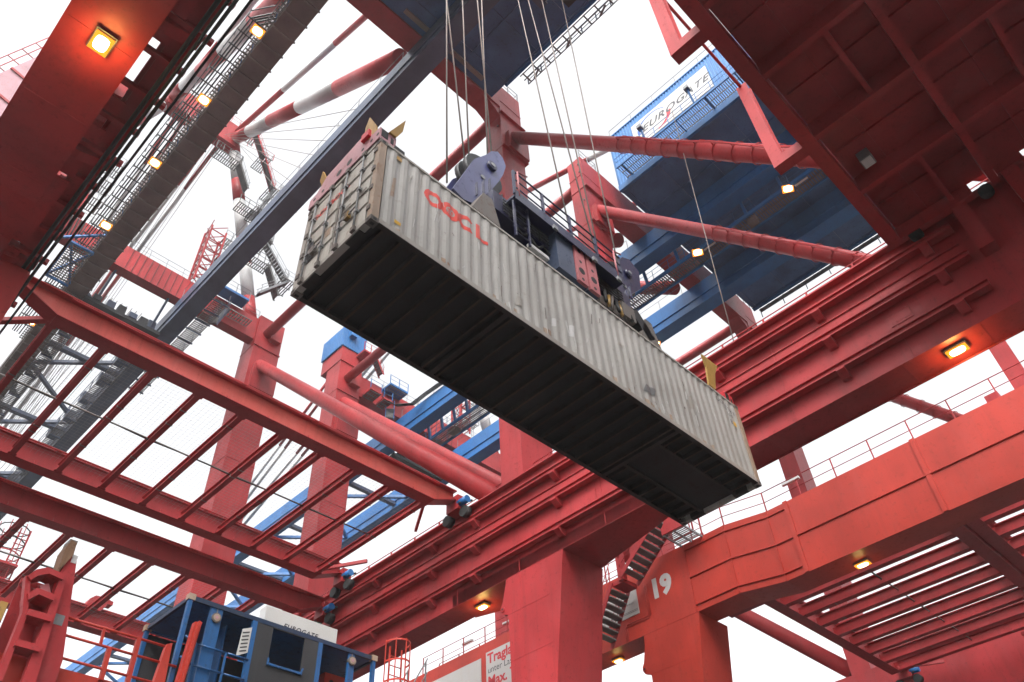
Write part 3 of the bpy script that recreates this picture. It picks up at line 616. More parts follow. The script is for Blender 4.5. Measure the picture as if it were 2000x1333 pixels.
        for (x, z) in ((13.0, 72.5), (16.8, 67.0), (18.6, 61.0)):
            pl = grating('landing', root, 'grate', D+x-1.2, D+x+1.6, 48.9, 50.2, z, 'X', 0.22, 0.1)
            railing(pl, [(D+x-1.2, 48.9, z), (D+x+1.6, 48.9, z), (D+x+1.6, 50.2, z)], h=1.1, sp=0.8, mat='grate', r=0.03, pr=0.03)
            stair(root, (D+x+1.4, 49.2, z), (D+x+3.0, 49.2, z-3.2), 0.8, 'grate', side=Vector((0, 1, 0)))
        for k in range(16): T('boom_pulley', root, 'galv', (D+7.75, 54+3.3*k, 50.9), (D+8.1, 54+3.3*k, 50.9), 0.3, 10); B('pulley_bracket', root, 'slate_blue', D+12.6, D+13.3, 53.6+3.3*k, 54.2+3.3*k, 49.6, 50.6)
    # lattice hoist tower on the far cross beam
    lt = [(14.2, 49.6), (15.6, 49.6), (15.6, 50.9), (14.2, 50.9)]
    for (x, y) in lt: S('tower_post', root, 'red', (D+x, y, 55.1), (D+x, y, 62.6), 0.14, 0.14)
    for k in range(6):
        z = 55.6+k*1.3
        for i in range(4):
            a = lt[i]; b = lt[(i+1) % 4]; S('tower_bar', root, 'red', (D+a[0], a[1], z), (D+b[0], b[1], z), 0.08, 0.08)
            S('tower_bar', root, 'red', (D+a[0], a[1], z), (D+b[0], b[1], z+1.3), 0.06, 0.06)
        if k % 2: pl = grating('landing', root, 'grate', D+15.6, D+16.9, 49.6, 50.9, z, 'X', 0.2, 0.09); railing(pl, [(D+15.6, 49.6, z), (D+16.9, 49.6, z), (D+16.9, 50.9, z)], h=1.05, sp=0.65, mat='galv')
    # --- lamps under the portal beams
    if near:
        floodlight(pbr, (21.3, 2.38, 17.4), (0, 0, -1), (0.55, 0.34), power=34)
        floodlight(pbr, (21.5, 22.44, 17.38), (0, 0, -1), (0.5, 0.3), power=16, mat='lamp_lit')
        floodlight(pbl, (-0.2, 10.2, 17.33), (0, 0, -1), (0.42, 0.32), power=26)
    else:
        floodlight(pbl, (D-0.02, 10.24, 17.33), (0, 0, -1), (0.55, 0.32), power=4, mat='lamp_dim')
        floodlight(pbl, (D-0.04, 22.67, 17.67), (0, 0, -1), (0.5, 0.3), power=3, mat='lamp_dim')
        # stair from the beam walkway down the leg
        lx = D-2.0
        fl1 = stair(root, (lx, 20.0, 19.85), (lx, 17.4, 21.9), 1.25, 'red', n=9, tread=(0.36, 0.06))
        fl2 = stair(root, (lx, 21.95, 17.5), (lx, 20.55, 19.75), 1.25, 'red', n=8, tread=(0.36, 0.06))
        lb = B('landing_beam', root, 'red', lx-0.5, lx+0.5, 19.95, 20.6, 19.62, 19.82); S('landing_post', root, 'red', (lx-0.45, 20.0, 19.7), (lx-0.45, 20.0, 21.2), 0.3, 0.3)
        pl = grating('landing', root, 'galv', lx-0.4, D-1.0, 16.3, 17.5, 20.95, 'X', 0.14, 0.05)
        PR('landing_side', root, 'red', [(16.2, 20.9), (17.5, 20.9), (17.5, 21.2), (16.5, 22.4), (16.2, 22.4)], 'X', lx-0.45, lx-0.4)
        railing(pl, [(lx-0.4, 16.3, 20.95), (D-1.0, 16.3, 20.95)], h=1.0, sp=0.6)
    return root

crane1 = crane(0.0, 1)
crane2 = crane(30.5, 2)

# ------------------------------------------------------------------ travelling frames on the runway rails
def travelling_frame(D, y0, y1, z, label, group, first=0):
    root = thing('travelling_frame', label, 'frame', (10.6+D, (y0+y1)/2, z), group)
    xa, xb = D+1.5, D+20.1
    H = 0.95
    for y in (y0, y1):
        prof = [(xa, z+0.55), (D+2.8, z), (D+18.8, z), (xb, z+0.55), (xb, z+H), (xa, z+H)]
        w = PR('main_beam', root, 'coral_lit' if (y == y0 and D == 0 and z > 21) else 'red', prof, 'Y', y-0.02, y+0.02)  # only the higher frame's front web has lit tone painted in
        B('flange', w, 'red', D+2.8, D+18.8, y-0.3, y+0.3, z-0.03, z-0.002)
        S('flange', w, 'red', (xa, y, z+0.545), (D+2.8, y, z-0.015), 0.6, 0.03)
        S('flange', w, 'red', (D+18.8, y, z-0.015), (xb, y, z+0.545), 0.6, 0.03)
        B('flange', w, 'red', xa, xb, y-0.28, y+0.28, z+H+0.002, z+H+0.04)
        for i in range(11):
            x = D+1.99+1.76*i
            if D+2.9 < x < D+18.8:
                for s in (-1, 1): PR('stiffener', w, 'red', [(y+s*0.021, z), (y+s*0.21, z), (y+s*0.021, z+0.32)], 'X', x-0.012, x+0.012)
        for k in range(5): B('cable_tray', w, 'red', D+3.0+k*3.25, D+6.05+k*3.25, y-0.34, y-0.26, z+H-0.12, z+H-0.09)
        # end truck on the rail
        tr = B('end_truck', w, 'red', xb-0.05, xb+0.45, y-0.38, y+0.38, z+0.05, z+0.75)
        T('wheel', tr, 'rubber', (xb+0.1, y-0.55, z-0.12), (xb+0.4, y-0.55, z-0.12), 0.26, 14)
        T('wheel', tr, 'rubber', (xb+0.1, y+0.55, z-0.12), (xb+0.4, y+0.55, z-0.12), 0.26, 14)
        T('motor', tr, 'blue', (xb+0.1, y-0.85, z+0.35), (xb+0.1, y-0.3, z+0.35), 0.17, 12)
        T('cable_loop', tr, 'rubber', (xb-0.1, y-0.5, z+0.2), (xb+0.5, y-0.7, z+0.5), 0.05, 6)
        T('end_truck', w, 'rubber', (xa-0.3, y-0.3, z+0.3), (xa-0.3, y+0.3, z+0.3), 0.22, 12)
        S('end_arm', w, 'red', (xa, y, z+0.75), (xa-0.5, y, z+0.4), 0.3, 0.25)
    for i in range(10):
        x = D+2.87+1.76*i
        ph, fw = (0.30, 0.11) if D == 0 else (0.52, 0.19)
        p = B('purlin', root, 'red', x-0.015, x+0.015, y0+0.05, y1-0.05, z+0.03, z+ph)
        B('flange', p, 'red', x-fw, x+fw, y0+0.3, y1-0.3, z+0.0, z+0.03)
        B('flange', p, 'red', x-fw, x+fw, y0+0.3, y1-0.3, z+ph, z+ph+0.03)
    rr = random.Random(int(y0*10+D))
    for i in range(10):
        x = D+2.87+1.76*i
        for y in (y0+0.32, y1-0.32): B('bolt_plate', root, 'red', x-0.16, x+0.16, y-0.12, y+0.12, z-0.012, z-0.001)
        for k in range(3):
            y = rr.uniform(y0+1, y1-1); B('net_clip', root, 'cast', x-0.13, x+0.13, y-0.02, y+0.02, z-0.02, z+0.06)
    ym = (y0+y1)/2
    pts = [(D+2.4+1.9*k, ym+0.02*rr.uniform(-1, 1), z+0.30-0.05*(k % 2)) for k in range(9)]
    for a, b in zip(pts[:-1], pts[1:]): T('cable', root, 'rubber', a, b, 0.022, 5)
    T('tie_rod', root, 'cast', (D+2.2, ym, z+0.3), (D+18.8, ym, z+0.3), 0.035, 8)
    S('corner_brace', root, 'red', (D+18.7, y0+0.2, z+0.2), (D+20.0, y0+2.4, z+0.2), 0.12, 0.16)
    S('corner_brace', root, 'red', (D+2.9, y0+0.2, z+0.2), (D+1.4, y0+1.8, z+0.3), 0.2, 0.16)
    S('corner_brace', root, 'red', (D+18.7, y1-0.2, z+0.2), (D+20.0, y1-2.4, z+0.2), 0.12, 0.16)
    mb = MB(); st = 0.19; w = 0.0022; zz = z+(0.36 if D == 0 else 0.58)
    n = int((y1-y0-0.6)/st)
    for i in range(n): yy = y0+0.3+i*st; mb.box(D+2.9, D+18.7, yy-w, yy+w, zz-w, zz+w)
    for i in range(int(15.8/st)): xx = D+2.9+i*st; mb.box(xx-w, xx+w, y0+0.3, y1-0.3, zz-w+0.009, zz+w+0.009)
    mb.build('wire_mesh', 'galv', root, kind='stuff')
    return root
GF = 'travelling net frames under the cranes'
travelling_frame(0, 22.75, 31.1, 21.3, 'red open frame with wire net, the higher one left of the hoisted container', GF)
fb = travelling_frame(0, 32.4, 40.2, 20.05, 'red open frame with wire net, the lower one above the blue cage', GF)
travelling_frame(30.5, 7.75, 17.0, 20.05, 'red open frame with dense slats under the crane numbered 19', GF)
travelling_frame(30.5, -1.6, 7.0, 20.05, 'red slatted frame at the right edge of the picture beyond the dense one', GF)

# solid roof platform, upper right
rp = thing('roof_platform', 'dark red plated roof platform with crossing ribs, seen from below at upper right', 'platform', (10.6, -5, 21.2))
ed = B('edge_beam', rp, 'red', 1.0, 20.25, 2.02, 2.42, 21.2, 21.95)
XR_ = [1.9+2.65*i for i in range(7)]+[20.52]
YR_ = [-0.95, -4.3, -7.6, -10.9]
for y in YR_: B('main_rib', rp, 'red', 1.0, 20.4, y-0.11, y+0.11, 21.2, 21.9)
for i, x in enumerate(XR_[:-1]):
    yy = [2.02]+YR_
    for a, b in zip(yy[:-1], yy[1:]): B('cross_rib', rp, 'red', x-0.09, x+0.09, b+0.11, a-(0 if a == 2.02 else 0.11), 21.25, 21.9)
for i, (a, b) in enumerate(zip(XR_[:-1], XR_[1:])):
    for j, (y0, y1) in enumerate(zip([2.02]+YR_[:-1], YR_)):
        B('deck_plate', rp, 'red', a, b-0.01, y1, y0-0.01, 21.9+0.002*((i+j) % 2), 21.94)
        ym = (y0+y1)/2
        if (i+j) % 2 == 0: B('short_rib', rp, 'red', a+0.09, b-0.09, ym-0.35, ym-0.21, 21.4, 21.9)
        B('plate_seam', rp, 'red', a+0.09, b-0.09, ym+0.4, ym+0.46, 21.84, 21.9)
        B('plate_seam', rp, 'red', (a+b)/2-0.03, (a+b)/2+0.03, y1+0.11, y0-0.11, 21.82, 21.9)
ul = B('unlit_lamp', rp, 'galv', 16.95, 17.35, 1.2, 1.55, 21.5, 21.86); B('lens', ul, 'white', 16.98, 17.32, 1.23, 1.52, 21.47, 21.5)
for x in (5.4, 10.4, 15.3):
    fo = B('guide_foot', rp, 'pale_plate' if x > 99 else 'red', x-0.18, x+0.18, 2.42, 3.35, 21.25, 21.62)
    pz = 25.9
    po = B('guide_post', rp, 'red', x-0.17, x-0.13, 3.0, 3.35, 21.62, pz); B('web', po, 'red', x-0.13, x+0.17, 3.31, 3.35, 21.62, pz); B('flange', po, 'red', x+0.13, x+0.17, 3.0, 3.31, 21.62, pz)
T('top_rail', rp, 'red', (1.2, 3.2, 25.85), (15.3, 3.2, 25.85), 0.05, 8)
for x in (20.3,): 
    T('wheel', rp, 'rubber', (20.3, 1.6, 21.15), (20.55, 1.6, 21.15), 0.2, 14); T('wheel', rp, 'rubber', (20.3, -0.6, 21.15), (20.55, -0.6, 21.15), 0.2, 14)
    B('end_truck', rp, 'red', 20.25, 20.5, -0.3, 2.3, 21.2, 21.7)
for (a, b) in ((1.05, 2.42), (-0.2, 0.75), (-1.9, -1.1), (-14, -2.1)): B('side_beam', rp, 'red', 20.5, 20.95, a, b, 21.62, 21.9)

# ------------------------------------------------------------------ hoisted container
CX, CY, CZ = 4.526, 7.331, 13.096; CL, CW, CH = 12.192, 2.438, 2.591
ct = thing('shipping_container', 'weathered beige forty foot container hanging in mid air from the spreader', 'container', (CX, CY, CZ))
def cbox(name, mat, x0, x1, y0, y1, z0, z1, par=None): return B(name, par or ct, mat, CX+x0, CX+x1, CY+y0, CY+y1, CZ+z0, CZ+z1)
# corrugated walls
def corr_y(t, x0, x1, pitch, dep):
    n = round((x1-x0)/pitch); pt = (x1-x0)/n; u = ((t-x0) % pt)/pt
    if u < 0.02 or u > 0.98: return dep
    if u < 0.25: return dep
    if u < 0.5: return dep*(0.5-u)/0.25
    if u < 0.77: return 0.0
    return dep*min(1.0, (u-0.77)/0.23)
def corr(name, mat, x0, x1, y, sgn, z0, z1, pitch, dep):
    mb = MB(); n = round((x1-x0)/pitch); pt = (x1-x0)/n; pf = []
    for i in range(n):
        t = x0+i*pt; pf += [(t+pt*0.02, dep), (t+pt*0.25, dep), (t+pt*0.5, 0), (t+pt*0.77, 0)]
    pf = [(x0, dep)]+pf+[(x1, dep)]
    NZ = 7; vs_ = []; rr = random.Random(3)
    dents = [(rr.uniform(x0, x1), rr.uniform(z0+0.3, z1-0.3), rr.uniform(0.15, 0.55), rr.uniform(0.006, 0.02)) for _ in range(16)]
    for (t, d) in pf:
        for k in range(NZ+1):
            z = z0+(z1-z0)*k/NZ; dd = d
            if 0 < k < NZ:
                dd += rr.uniform(-0.002, 0.003)
                for (dx, dzz, dr, da) in dents: dd += da*math.exp(-((t-dx)**2+(z-dzz)**2)/(dr*dr))
            vs_.append((CX+t, CY+y+sgn*max(dd, -0.004), CZ+z))
    m_ = NZ+1
    mb.add(vs_, [(m_*i+k, m_*(i+1)+k, m_*(i+1)+k+1, m_*i+k+1) for i in range(len(pf)-1) for k in range(NZ)])
    return mb.build(name, mat, ct)
sw = corr('side_wall', 'cream_grey', 0.2, CL-0.16, 0.012, 1, 0.17, CH-0.07, 0.278, 0.024)
corr('side_wall', 'cream_grey', 0.2, CL-0.16, CW-0.012, -1, 0.17, CH-0.07, 0.278, 0.024)
cbox('roof', 'cream_grey', 0.1, CL-0.1, 0.03, CW-0.03, CH-0.05, CH-0.02)
for y0, y1 in ((0.0, 0.06), (CW-0.06, CW)):
    cbox('top_side_rail', 'cream', 0.18, CL-0.18, y0, y1, CH-0.075, CH-0.015)
    br = cbox('bottom_side_rail', 'cream', 0.18, CL-0.18, y0+(0.005 if y0 == 0 else 0), y1, 0.03, 0.165)
    cbox('rail_lip', 'under_beam', 0.18, CL-0.18, min(y0, CW-0.1) if y0 > 1 else -0.004, (y0+0.1) if y0 < 1 else CW+0.004, 0.015, 0.03, br)
for x in (0.0, CL-0.18):
    for y in (0.0, CW-0.162):
        for z in (0.0, CH-0.118):
            cc = cbox('corner_casting', 'cast', x, x+0.178, y, y+0.162, z, z+0.118)
            if y == 0: cbox('casting_hole', 'black', x+0.055, x+0.125, -0.003, 0.0, z+0.03, z+0.09, cc)
            if x == 0: cbox('casting_hole', 'black', -0.003, 0.0, y+0.05, y+0.11, z+0.03, z+0.09, cc)
            cbox('casting_hole', 'black', x+0.05, x+0.13, y+0.05, y+0.11, -0.003 if z == 0 else CH, 0.0 if z == 0 else CH+0.003, cc)
    for y in (0.0, CW-0.15):
        cbox('corner_post', 'post_rusty' if y == 0 else 'cream', x+0.012, x+0.165, y+0.006, y+0.144, 0.118, CH-0.118)
cbox('rail_liner', 'under_black', 0.18, CL-0.18, CW-0.068, CW-0.061, 0.02, 0.148)
# end wall (far end)
mb = MB(); pf = []
for i in range(7):
    t = 0.16+i*0.303; pf += [(t, 0.0), (t+0.1, 0.0), (t+0.15, 0.045), (t+0.25, 0.045)]
pf.append((CW-0.16, 0))
vs_ = [(CX+CL-0.03-d, CY+t, CZ+z) for (t, d) in pf for z in (0.15, CH-0.1)]
mb.add(vs_, [(2*i, 2*i+1, 2*i+3, 2*i+2) for i in range(len(pf)-1)]); mb.build('end_wall', 'cream', ct)
cbox('end_sill', 'cream', CL-0.12, CL-0.02, 0.16, CW-0.16, 0.0, 0.15); cbox('end_header', 'cream', CL-0.12, CL-0.02, 0.16, CW-0.16, CH-0.11, CH-0.01)
# underside: floor sheet and cross members
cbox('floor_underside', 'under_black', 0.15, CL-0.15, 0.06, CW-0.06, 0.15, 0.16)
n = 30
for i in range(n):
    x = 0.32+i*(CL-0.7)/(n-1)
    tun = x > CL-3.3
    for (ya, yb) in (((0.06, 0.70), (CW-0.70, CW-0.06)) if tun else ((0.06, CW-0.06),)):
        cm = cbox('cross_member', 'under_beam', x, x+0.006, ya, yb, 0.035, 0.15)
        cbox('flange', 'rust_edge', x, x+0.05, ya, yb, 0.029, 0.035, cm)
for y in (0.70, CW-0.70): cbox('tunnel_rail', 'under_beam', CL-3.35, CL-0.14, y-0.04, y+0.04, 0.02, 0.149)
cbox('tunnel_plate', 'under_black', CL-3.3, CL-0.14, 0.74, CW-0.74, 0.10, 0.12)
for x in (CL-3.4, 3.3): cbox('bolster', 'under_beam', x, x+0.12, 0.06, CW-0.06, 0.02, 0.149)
# notched lower edge at both ends
for x in (0.02, CL-0.16): 
    for y in (0.35, CW-0.75): cbox('sill_pad', 'under_beam', x, x+0.14, y, y+0.4, -0.002, 0.14)
# door end
cbox('door_sill', 'cream', 0.0, 0.14, 0.165, CW-0.165, 0.03, 0.145); cbox('door_header', 'cream', 0.0, 0.14, 0.165, CW-0.165, CH-0.125, CH-0.01)
dz0, dz1 = 0.165, CH-0.14
for k, (ya, yb) in enumerate(((0.15, CW/2-0.008), (CW/2+0.008, CW-0.15))):
    dr = cbox('door', 'door_grey', 0.045, 0.09, ya, yb, dz0, dz1)
    # raised horizontal bands leave five shaded channels
    nz = 5; hz = (dz1-dz0)/nz
    for i in range(nz):
        za = dz0+i*hz+(0.0 if i == 0 else 0.055); zb = dz0+(i+1)*hz-(0.0 if i == nz-1 else 0.055)
        cbox('door_panel', 'door_grey', 0.012, 0.0448, ya+0.05, yb-0.05, za+0.01, zb-0.01, dr)
    cbox('gasket', 'cast', 0.03, 0.045, ya, ya+0.02, dz0, dz1, dr); cbox('gasket', 'cast', 0.03, 0.045, yb-0.02, yb, dz0, dz1, dr)
    for i in range(4):
        hy = ya-0.03 if k == 0 else yb+0.03; hzz = dz0+0.2+i*0.62
        cbox('hinge', 'cast', -0.012, 0.03, hy-0.05, hy+0.05, hzz, hzz+0.12, dr)
    for t in (0.30, 0.80):
        y = ya+(yb-ya)*t
        lb = T('lock_bar', dr, 'galv', (CX-0.035, CY+y, CZ+0.06), (CX-0.035, CY+y, CZ+CH-0.07), 0.022, 8)
        for z in (0.09, CH-0.10): cbox('cam', 'cast', -0.065, -0.012, y-0.055, y+0.055, z-0.06, z+0.06, lb)
        for z in (0.62, 1.30, 1.95): cbox('bar_guide', 'galv', -0.06, 0.012, y-0.045, y+0.045, z-0.035, z+0.035, lb)
        hd = S('handle', lb, 'galv', (CX-0.05, CY+y, CZ+0.78), (CX-0.05, CY+y+(-0.38 if t > 0.5 else 0.38), CZ+0.72), 0.025, 0.035)
        cbox('handle_hasp', 'yellow' if (k == 0 and t > 0.5) else 'cast', -0.07, 0.0, y+(-0.32 if t > 0.5 else 0.24), y+(-0.22 if t > 0.5 else 0.34), 0.66, 0.84, lb)
# writing on the doors (right door carries the data, left door the mark)
def dtext(s, y, z, h, mat='ink', bold=0.0, par=ct): return TXT('lettering', par, mat, s, (CX+0.008, CY+y, CZ+z), (0, -1, 0), (0, 0, 1), h, bold=bold)
dtext('OOCL', 2.16, 1.93, 0.18, 'logo_red', 0.02); dtext('OOCL', 1.65, 1.93, 0.18, 'logo_red', 0.02)
for y, zs, w in ((1.05, (1.60, 1.52, 1.44, 1.19, 1.11, 1.03), 0.26), (0.45, (1.19, 1.11), 0.14)):
    for z in zs:
        t = 0.0
        while t < w: d_ = random.uniform(0.02, 0.04); cbox('data_mark', 'cast', 0.007, 0.0115, y-t-d_, y-t, z, z+0.045); t += d_+0.014
cbox('placard', 'dark_board', 0.006, 0.011, 1.88, 2.12, 0.62, 0.88); cbox('placard', 'grey_ink', 0.006, 0.011, 1.95, 2.12, 1.06, 1.22); cbox('placard', 'post_rusty', 0.006, 0.011, 1.36, 1.56, 0.86, 1.1)
# mark on the side wall: two rings, C and L linked
def ring(name, par, mat, cx, cz, rx, rz, w, y, gap=None, n=8):
    mb = MB(); out = []; inn = []
    a0, a1 = (0, 2*PI) if gap is None else gap
    for i in range(n+1):
        t = a0+(a1-a0)*i/n+ (PI/n if gap is None else 0)
        out.append((cx+rx*math.cos(t), cz+rz*math.sin(t))); inn.append((cx+(rx-w)*math.cos(t), cz+(rz-w)*math.sin(t)))
    vs_ = [(CX+a, CY+y, CZ+b) for a, b in out]+[(CX+a, CY+y, CZ+b) for a, b in inn]
    m_ = n+1
    mb.add(vs_, [(i, i+1, m_+i+1, m_+i) for i in range(n)]); return mb.build(name, mat, par)
def wall_y(t): return 0.012+corr_y(t, 0.2, CL-0.16, 0.278, 0.024)-0.0035
def patch(name, mat, quads):
    """thin painted shape laid on the ribs: quads of (x,z) corners, finely cut along x"""
    mb = MB()
    for (p0, p1, p2, p3) in quads:
        N = 10
        for a in range(N):
            for b in range(3):
                def P(u, v):
                    x = (p0[0]*(1-u)+p1[0]*u)*(1-v)+(p3[0]*(1-u)+p2[0]*u)*v; z = (p0[1]*(1-u)+p1[1]*u)*(1-v)+(p3[1]*(1-u)+p2[1]*u)*v
                    return (CX+x, CY+wall_y(x), CZ+z)
                mb.add([P(a/N, b/3), P((a+1)/N, b/3), P((a+1)/N, (b+1)/3), P(a/N, (b+1)/3)], [(0, 1, 2, 3)])
    return mb.build(name, mat, sw)
def ringq(cx, cz, rx, rz, w, a0=0.0, a1=360.0, n=14):
    q = []
    for i in range(n):
        t, u = math.radians(a0+(a1-a0)*i/n), math.radians(a0+(a1-a0)*(i+1)/n)
        q.append(((cx+rx*math.cos(t), cz+rz*math.sin(t)), (cx+rx*math.cos(u), cz+rz*math.sin(u)), (cx+(rx-w)*math.cos(u), cz+(rz-w)*math.sin(u)), (cx+(rx-w)*math.cos(t), cz+(rz-w)*math.sin(t))))
    return q
def rectq(x0, x1, z0, z1): return [((x0, z0), (x1, z0), (x1, z1), (x0, z1))]
x0 = 1.16; zc = 1.88
patch('logo_letter', 'logo_red', ringq(x0+0.22, zc, 0.25, 0.24, 0.125))
patch('logo_letter', 'logo_red', ringq(x0+0.66, zc, 0.25, 0.24, 0.125))
for k in range(5): patch('logo_petal', 'logo_red', ringq(x0+0.66+0.06*math.cos(k*1.257+0.3), zc+0.06*math.sin(k*1.257+0.3), 0.034, 0.034, 0.022, n=6))
patch('logo_letter', 'logo_red', ringq(x0+1.09, zc, 0.25, 0.24, 0.125, 42, 318))
patch('logo_letter', 'logo_red', rectq(x0+1.35, x0+1.45, zc-0.23, zc+0.23)+rectq(x0+1.45, x0+1.68, zc-0.23, zc-0.13))
patch('logo_link', 'logo_red', rectq(x0+0.42, x0+0.47, zc-0.08, zc+0.08)); patch('logo_link', 'logo_red', rectq(x0+0.855, x0+0.905, zc-0.08, zc+0.08))
# repair patches, torn labels and rub marks on the side
for (x, z, w, h, mt) in ((3.55, 0.42, 0.26, 0.34, 'cream'), (4.62, 0.55, 0.16, 0.30, 'white'), (5.15, 0.62, 0.22, 0.42, 'white'), (7.65, 0.55, 0.5, 0.3, 'galv'), (0.35, 1.0, 0.12, 0.7, 'post_rusty'), (6.9, 1.5, 0.3, 0.16, 'cream'), (9.6, 1.1, 0.2, 0.5, 'cream')):
    patch('torn_label', mt, [((x, z), (x+w*0.8, z+0.05), (x+w, z+h), (x+w*0.25, z+h*0.85))])
for s, x, z, h in (('OOLU', CL-1.12, 2.22, 0.14), ('6 78 1', CL-0.78, 2.08, 0.13), ('16 0', CL-0.74, 1.92, 0.11), ('B', CL-0.66, 1.68, 0.13), ('I', CL-0.40, 2.05, 0.14)):
    TXT('lettering', sw, 'ink', s, (CX+x, CY+0.004, CZ+z), (1, 0, 0), (0, 0, 1), h)
cbox('sticker', 'sticker', 0.5, 0.64, 0.004, 0.008, 0.33, 0.42, sw); cbox('sticker', 'sticker', CL-0.52, CL-0.40, 0.004, 0.008, 1.66, 1.80, sw); cbox('sticker', 'yellow', 0.42, 0.54, 0.004, 0.008, 2.28, 2.40, sw)
# scuffs
for k in range(22):
    x = random.uniform(0.3, CL-0.6); patch('rust_mark', 'post_rusty', rectq(x, x+random.uniform(0.03, 0.16), 0.18, 0.18+random.uniform(0.03, 0.16)))
for k in range(60):
    x = random.uniform(0.3, CL-0.5); z = random.uniform(0.3, 2.3)
    S('scratch', sw, random.choice(('white', 'cream', 'cast')), (CX+x, CY+0.010, CZ+z), (CX+x+random.uniform(-0.03, 0.06), CY+0.010, CZ+z+random.uniform(-0.35, 0.35)), 0.006, random.uniform(0.006, 0.02))
ct.rotation_euler.z = math.radians(-0.25)

# ------------------------------------------------------------------ spreader on the container
ST = CZ+CH
sp = thing('spreader', 'container spreader with pale red end beams and yellow corner flippers, clamped on the beige container', 'spreader', (10.62, 8.55, ST))
for y in (7.75, 8.95): 
    mbm = B('long_beam', sp, 'black', 5.0, 16.25, y, y+0.42, ST+0.12, ST+0.62)
for (xa, xb, mt) in ((4.50, 4.90, 'pale_red'), (16.33, 16.74, 'sign_red')):  # near beam is weathered pink, with its lit tone painted in too
    prof = [(7.36, ST+0.02), (9.74, ST+0.02), (9.74, ST+0.34), (9.50, ST+0.36), (9.2, ST+0.68), (7.95, ST+0.80), (7.80, ST+0.72), (7.62, ST+0.42), (7.36, ST+0.40)]
    if xa > 10: prof = [(7.36, ST+0.02), (9.74, ST+0.02), (9.74, ST+0.40), (7.36, ST+0.40)]
    eb = PR('end_beam', sp, mt, prof, 'X', xa, xb)
    for y in (7.42, 7.62, 7.90, 8.35, 8.70, 9.25, 9.55):
        r = 0.09 if 8 < y < 9 else 0.045
        T('hole', eb, 'black', (xa-0.004, y, ST+0.20+(0.06 if 8 < y < 9 else 0)), (xa+0.03, y, ST+0.20+(0.06 if 8 < y < 9 else 0)), r, 10)
    B('end_window', eb, 'black', xa+0.04, xa+0.2, 7.352, 7.36, ST+0.13, ST+0.38); B('end_window', eb, 'black', xa+0.27, xa+0.34, 7.352, 7.36, ST+0.1, ST+0.28)
    B('lip', eb, 'black', xa+0.02, xb-0.02, 7.38, 9.72, ST-0.0, ST+0.019)
    bu = B('bumper', eb, 'black', xb-0.03, xb+0.22 if xa < 10 else xb+0.0, 7.34, 7.55, ST+0.0, ST+0.12)
# flippers
def flipper(name, outline, c, u, v, mat='yellow', th=0.05):
    c = Vector(c); u = Vector(u).normalized(); v = Vector(v).normalized(); n_ = u.cross(v).normalized()*th
    pts = [c+u*a+v*b for a, b in outline]; k = len(pts); mb = MB()
    mb.add(pts+[p+n_ for p in pts], [tuple(range(k-1, -1, -1)), tuple(range(k, 2*k))]+[(i, (i+1) % k, k+(i+1) % k, k+i) for i in range(k)])
    return mb.build(name, mat, sp)
fo = [(-0.12, 0.0), (0.12, 0.0), (0.2, 0.25), (0.15, 0.5), (0.02, 0.8), (-0.1, 0.4)]
flipper('flipper', fo, (4.52, 7.62, ST+0.36), (-0.25, 1, 0), (-0.1, 0.1, 1)); flipper('flipper', [(-0.09, 0), (0.09, 0), (0.12, 0.3), (0.02, 0.72)], (4.78, 7.36, ST+0.38), (1, 0, 0), (0.28, -0.12, 1))
flipper('flipper', [(-0.16, 0), (0.15, 0), (0.22, 0.6), (0.38, 0.95), (-0.36, 0.95), (-0.2, 0.6)], (15.72, 7.40, ST+0.18), (1, 0, 0), (0.05, -0.12, 1))
flipper('flipper', [(-0.10, 0), (0.10, 0), (0.14, 0.3), (0.0, 0.5)], (4.55, 9.3, ST+0.5), (0, 1, 0), (-0.2, 0.1, 1))
B('twist_lock_box', sp, 'sign_red', 4.42, 4.9, 7.66, 7.9, ST+0.4, ST+0.62)
for x in (7.3, 13.1): B('cross_tie', sp, 'black', x, x+0.8, 8.17, 8.95, ST+0.14, ST+0.58)
for (xa, xb, mt) in ((9.75, 10.37, 'under_beam'),): B('latch_box', sp, 'slate_blue', 9.75, 10.37, 7.40, 9.6, ST+0.40, ST+1.75)
for xa in (10.39, 10.83):
    lp = PR('latch_plate', sp, 'pale_plate', [(xa, ST+0.42), (xa+0.36, ST+0.42), (xa+0.36, ST+1.78), (xa+0.06, ST+1.86), (xa, ST+1.8)], 'Y', 7.36, 7.44)
    for z, r in ((0.55, 0.05), (0.85, 0.11), (1.2, 0.05), (1.6, 0.06)): T('hole', lp, 'black', (xa+0.18, 7.355, ST+z), (xa+0.18, 7.40, ST+z), r, 10)
    B('latch_side', lp, 'slate_blue', xa-0.015, xa+0.375, 7.44, 8.6, ST+0.42, ST+1.75)
for k in range(7): T('hose', sp, ('rubber', 'yellow', 'cast')[k % 3], (11.6+k*0.17, 7.5+0.05*(k % 3), ST+0.65), (11.75+k*0.15, 7.6, ST+1.25-0.1*(k % 2)), 0.045, 6)
B('pump_unit', sp, 'cast', 11.5, 12.5, 7.6, 8.2, ST+0.62, ST+0.95); B('light_box', sp, 'white', 8.95, 9.6, 7.55, 7.65, ST+0.64, ST+0.75)

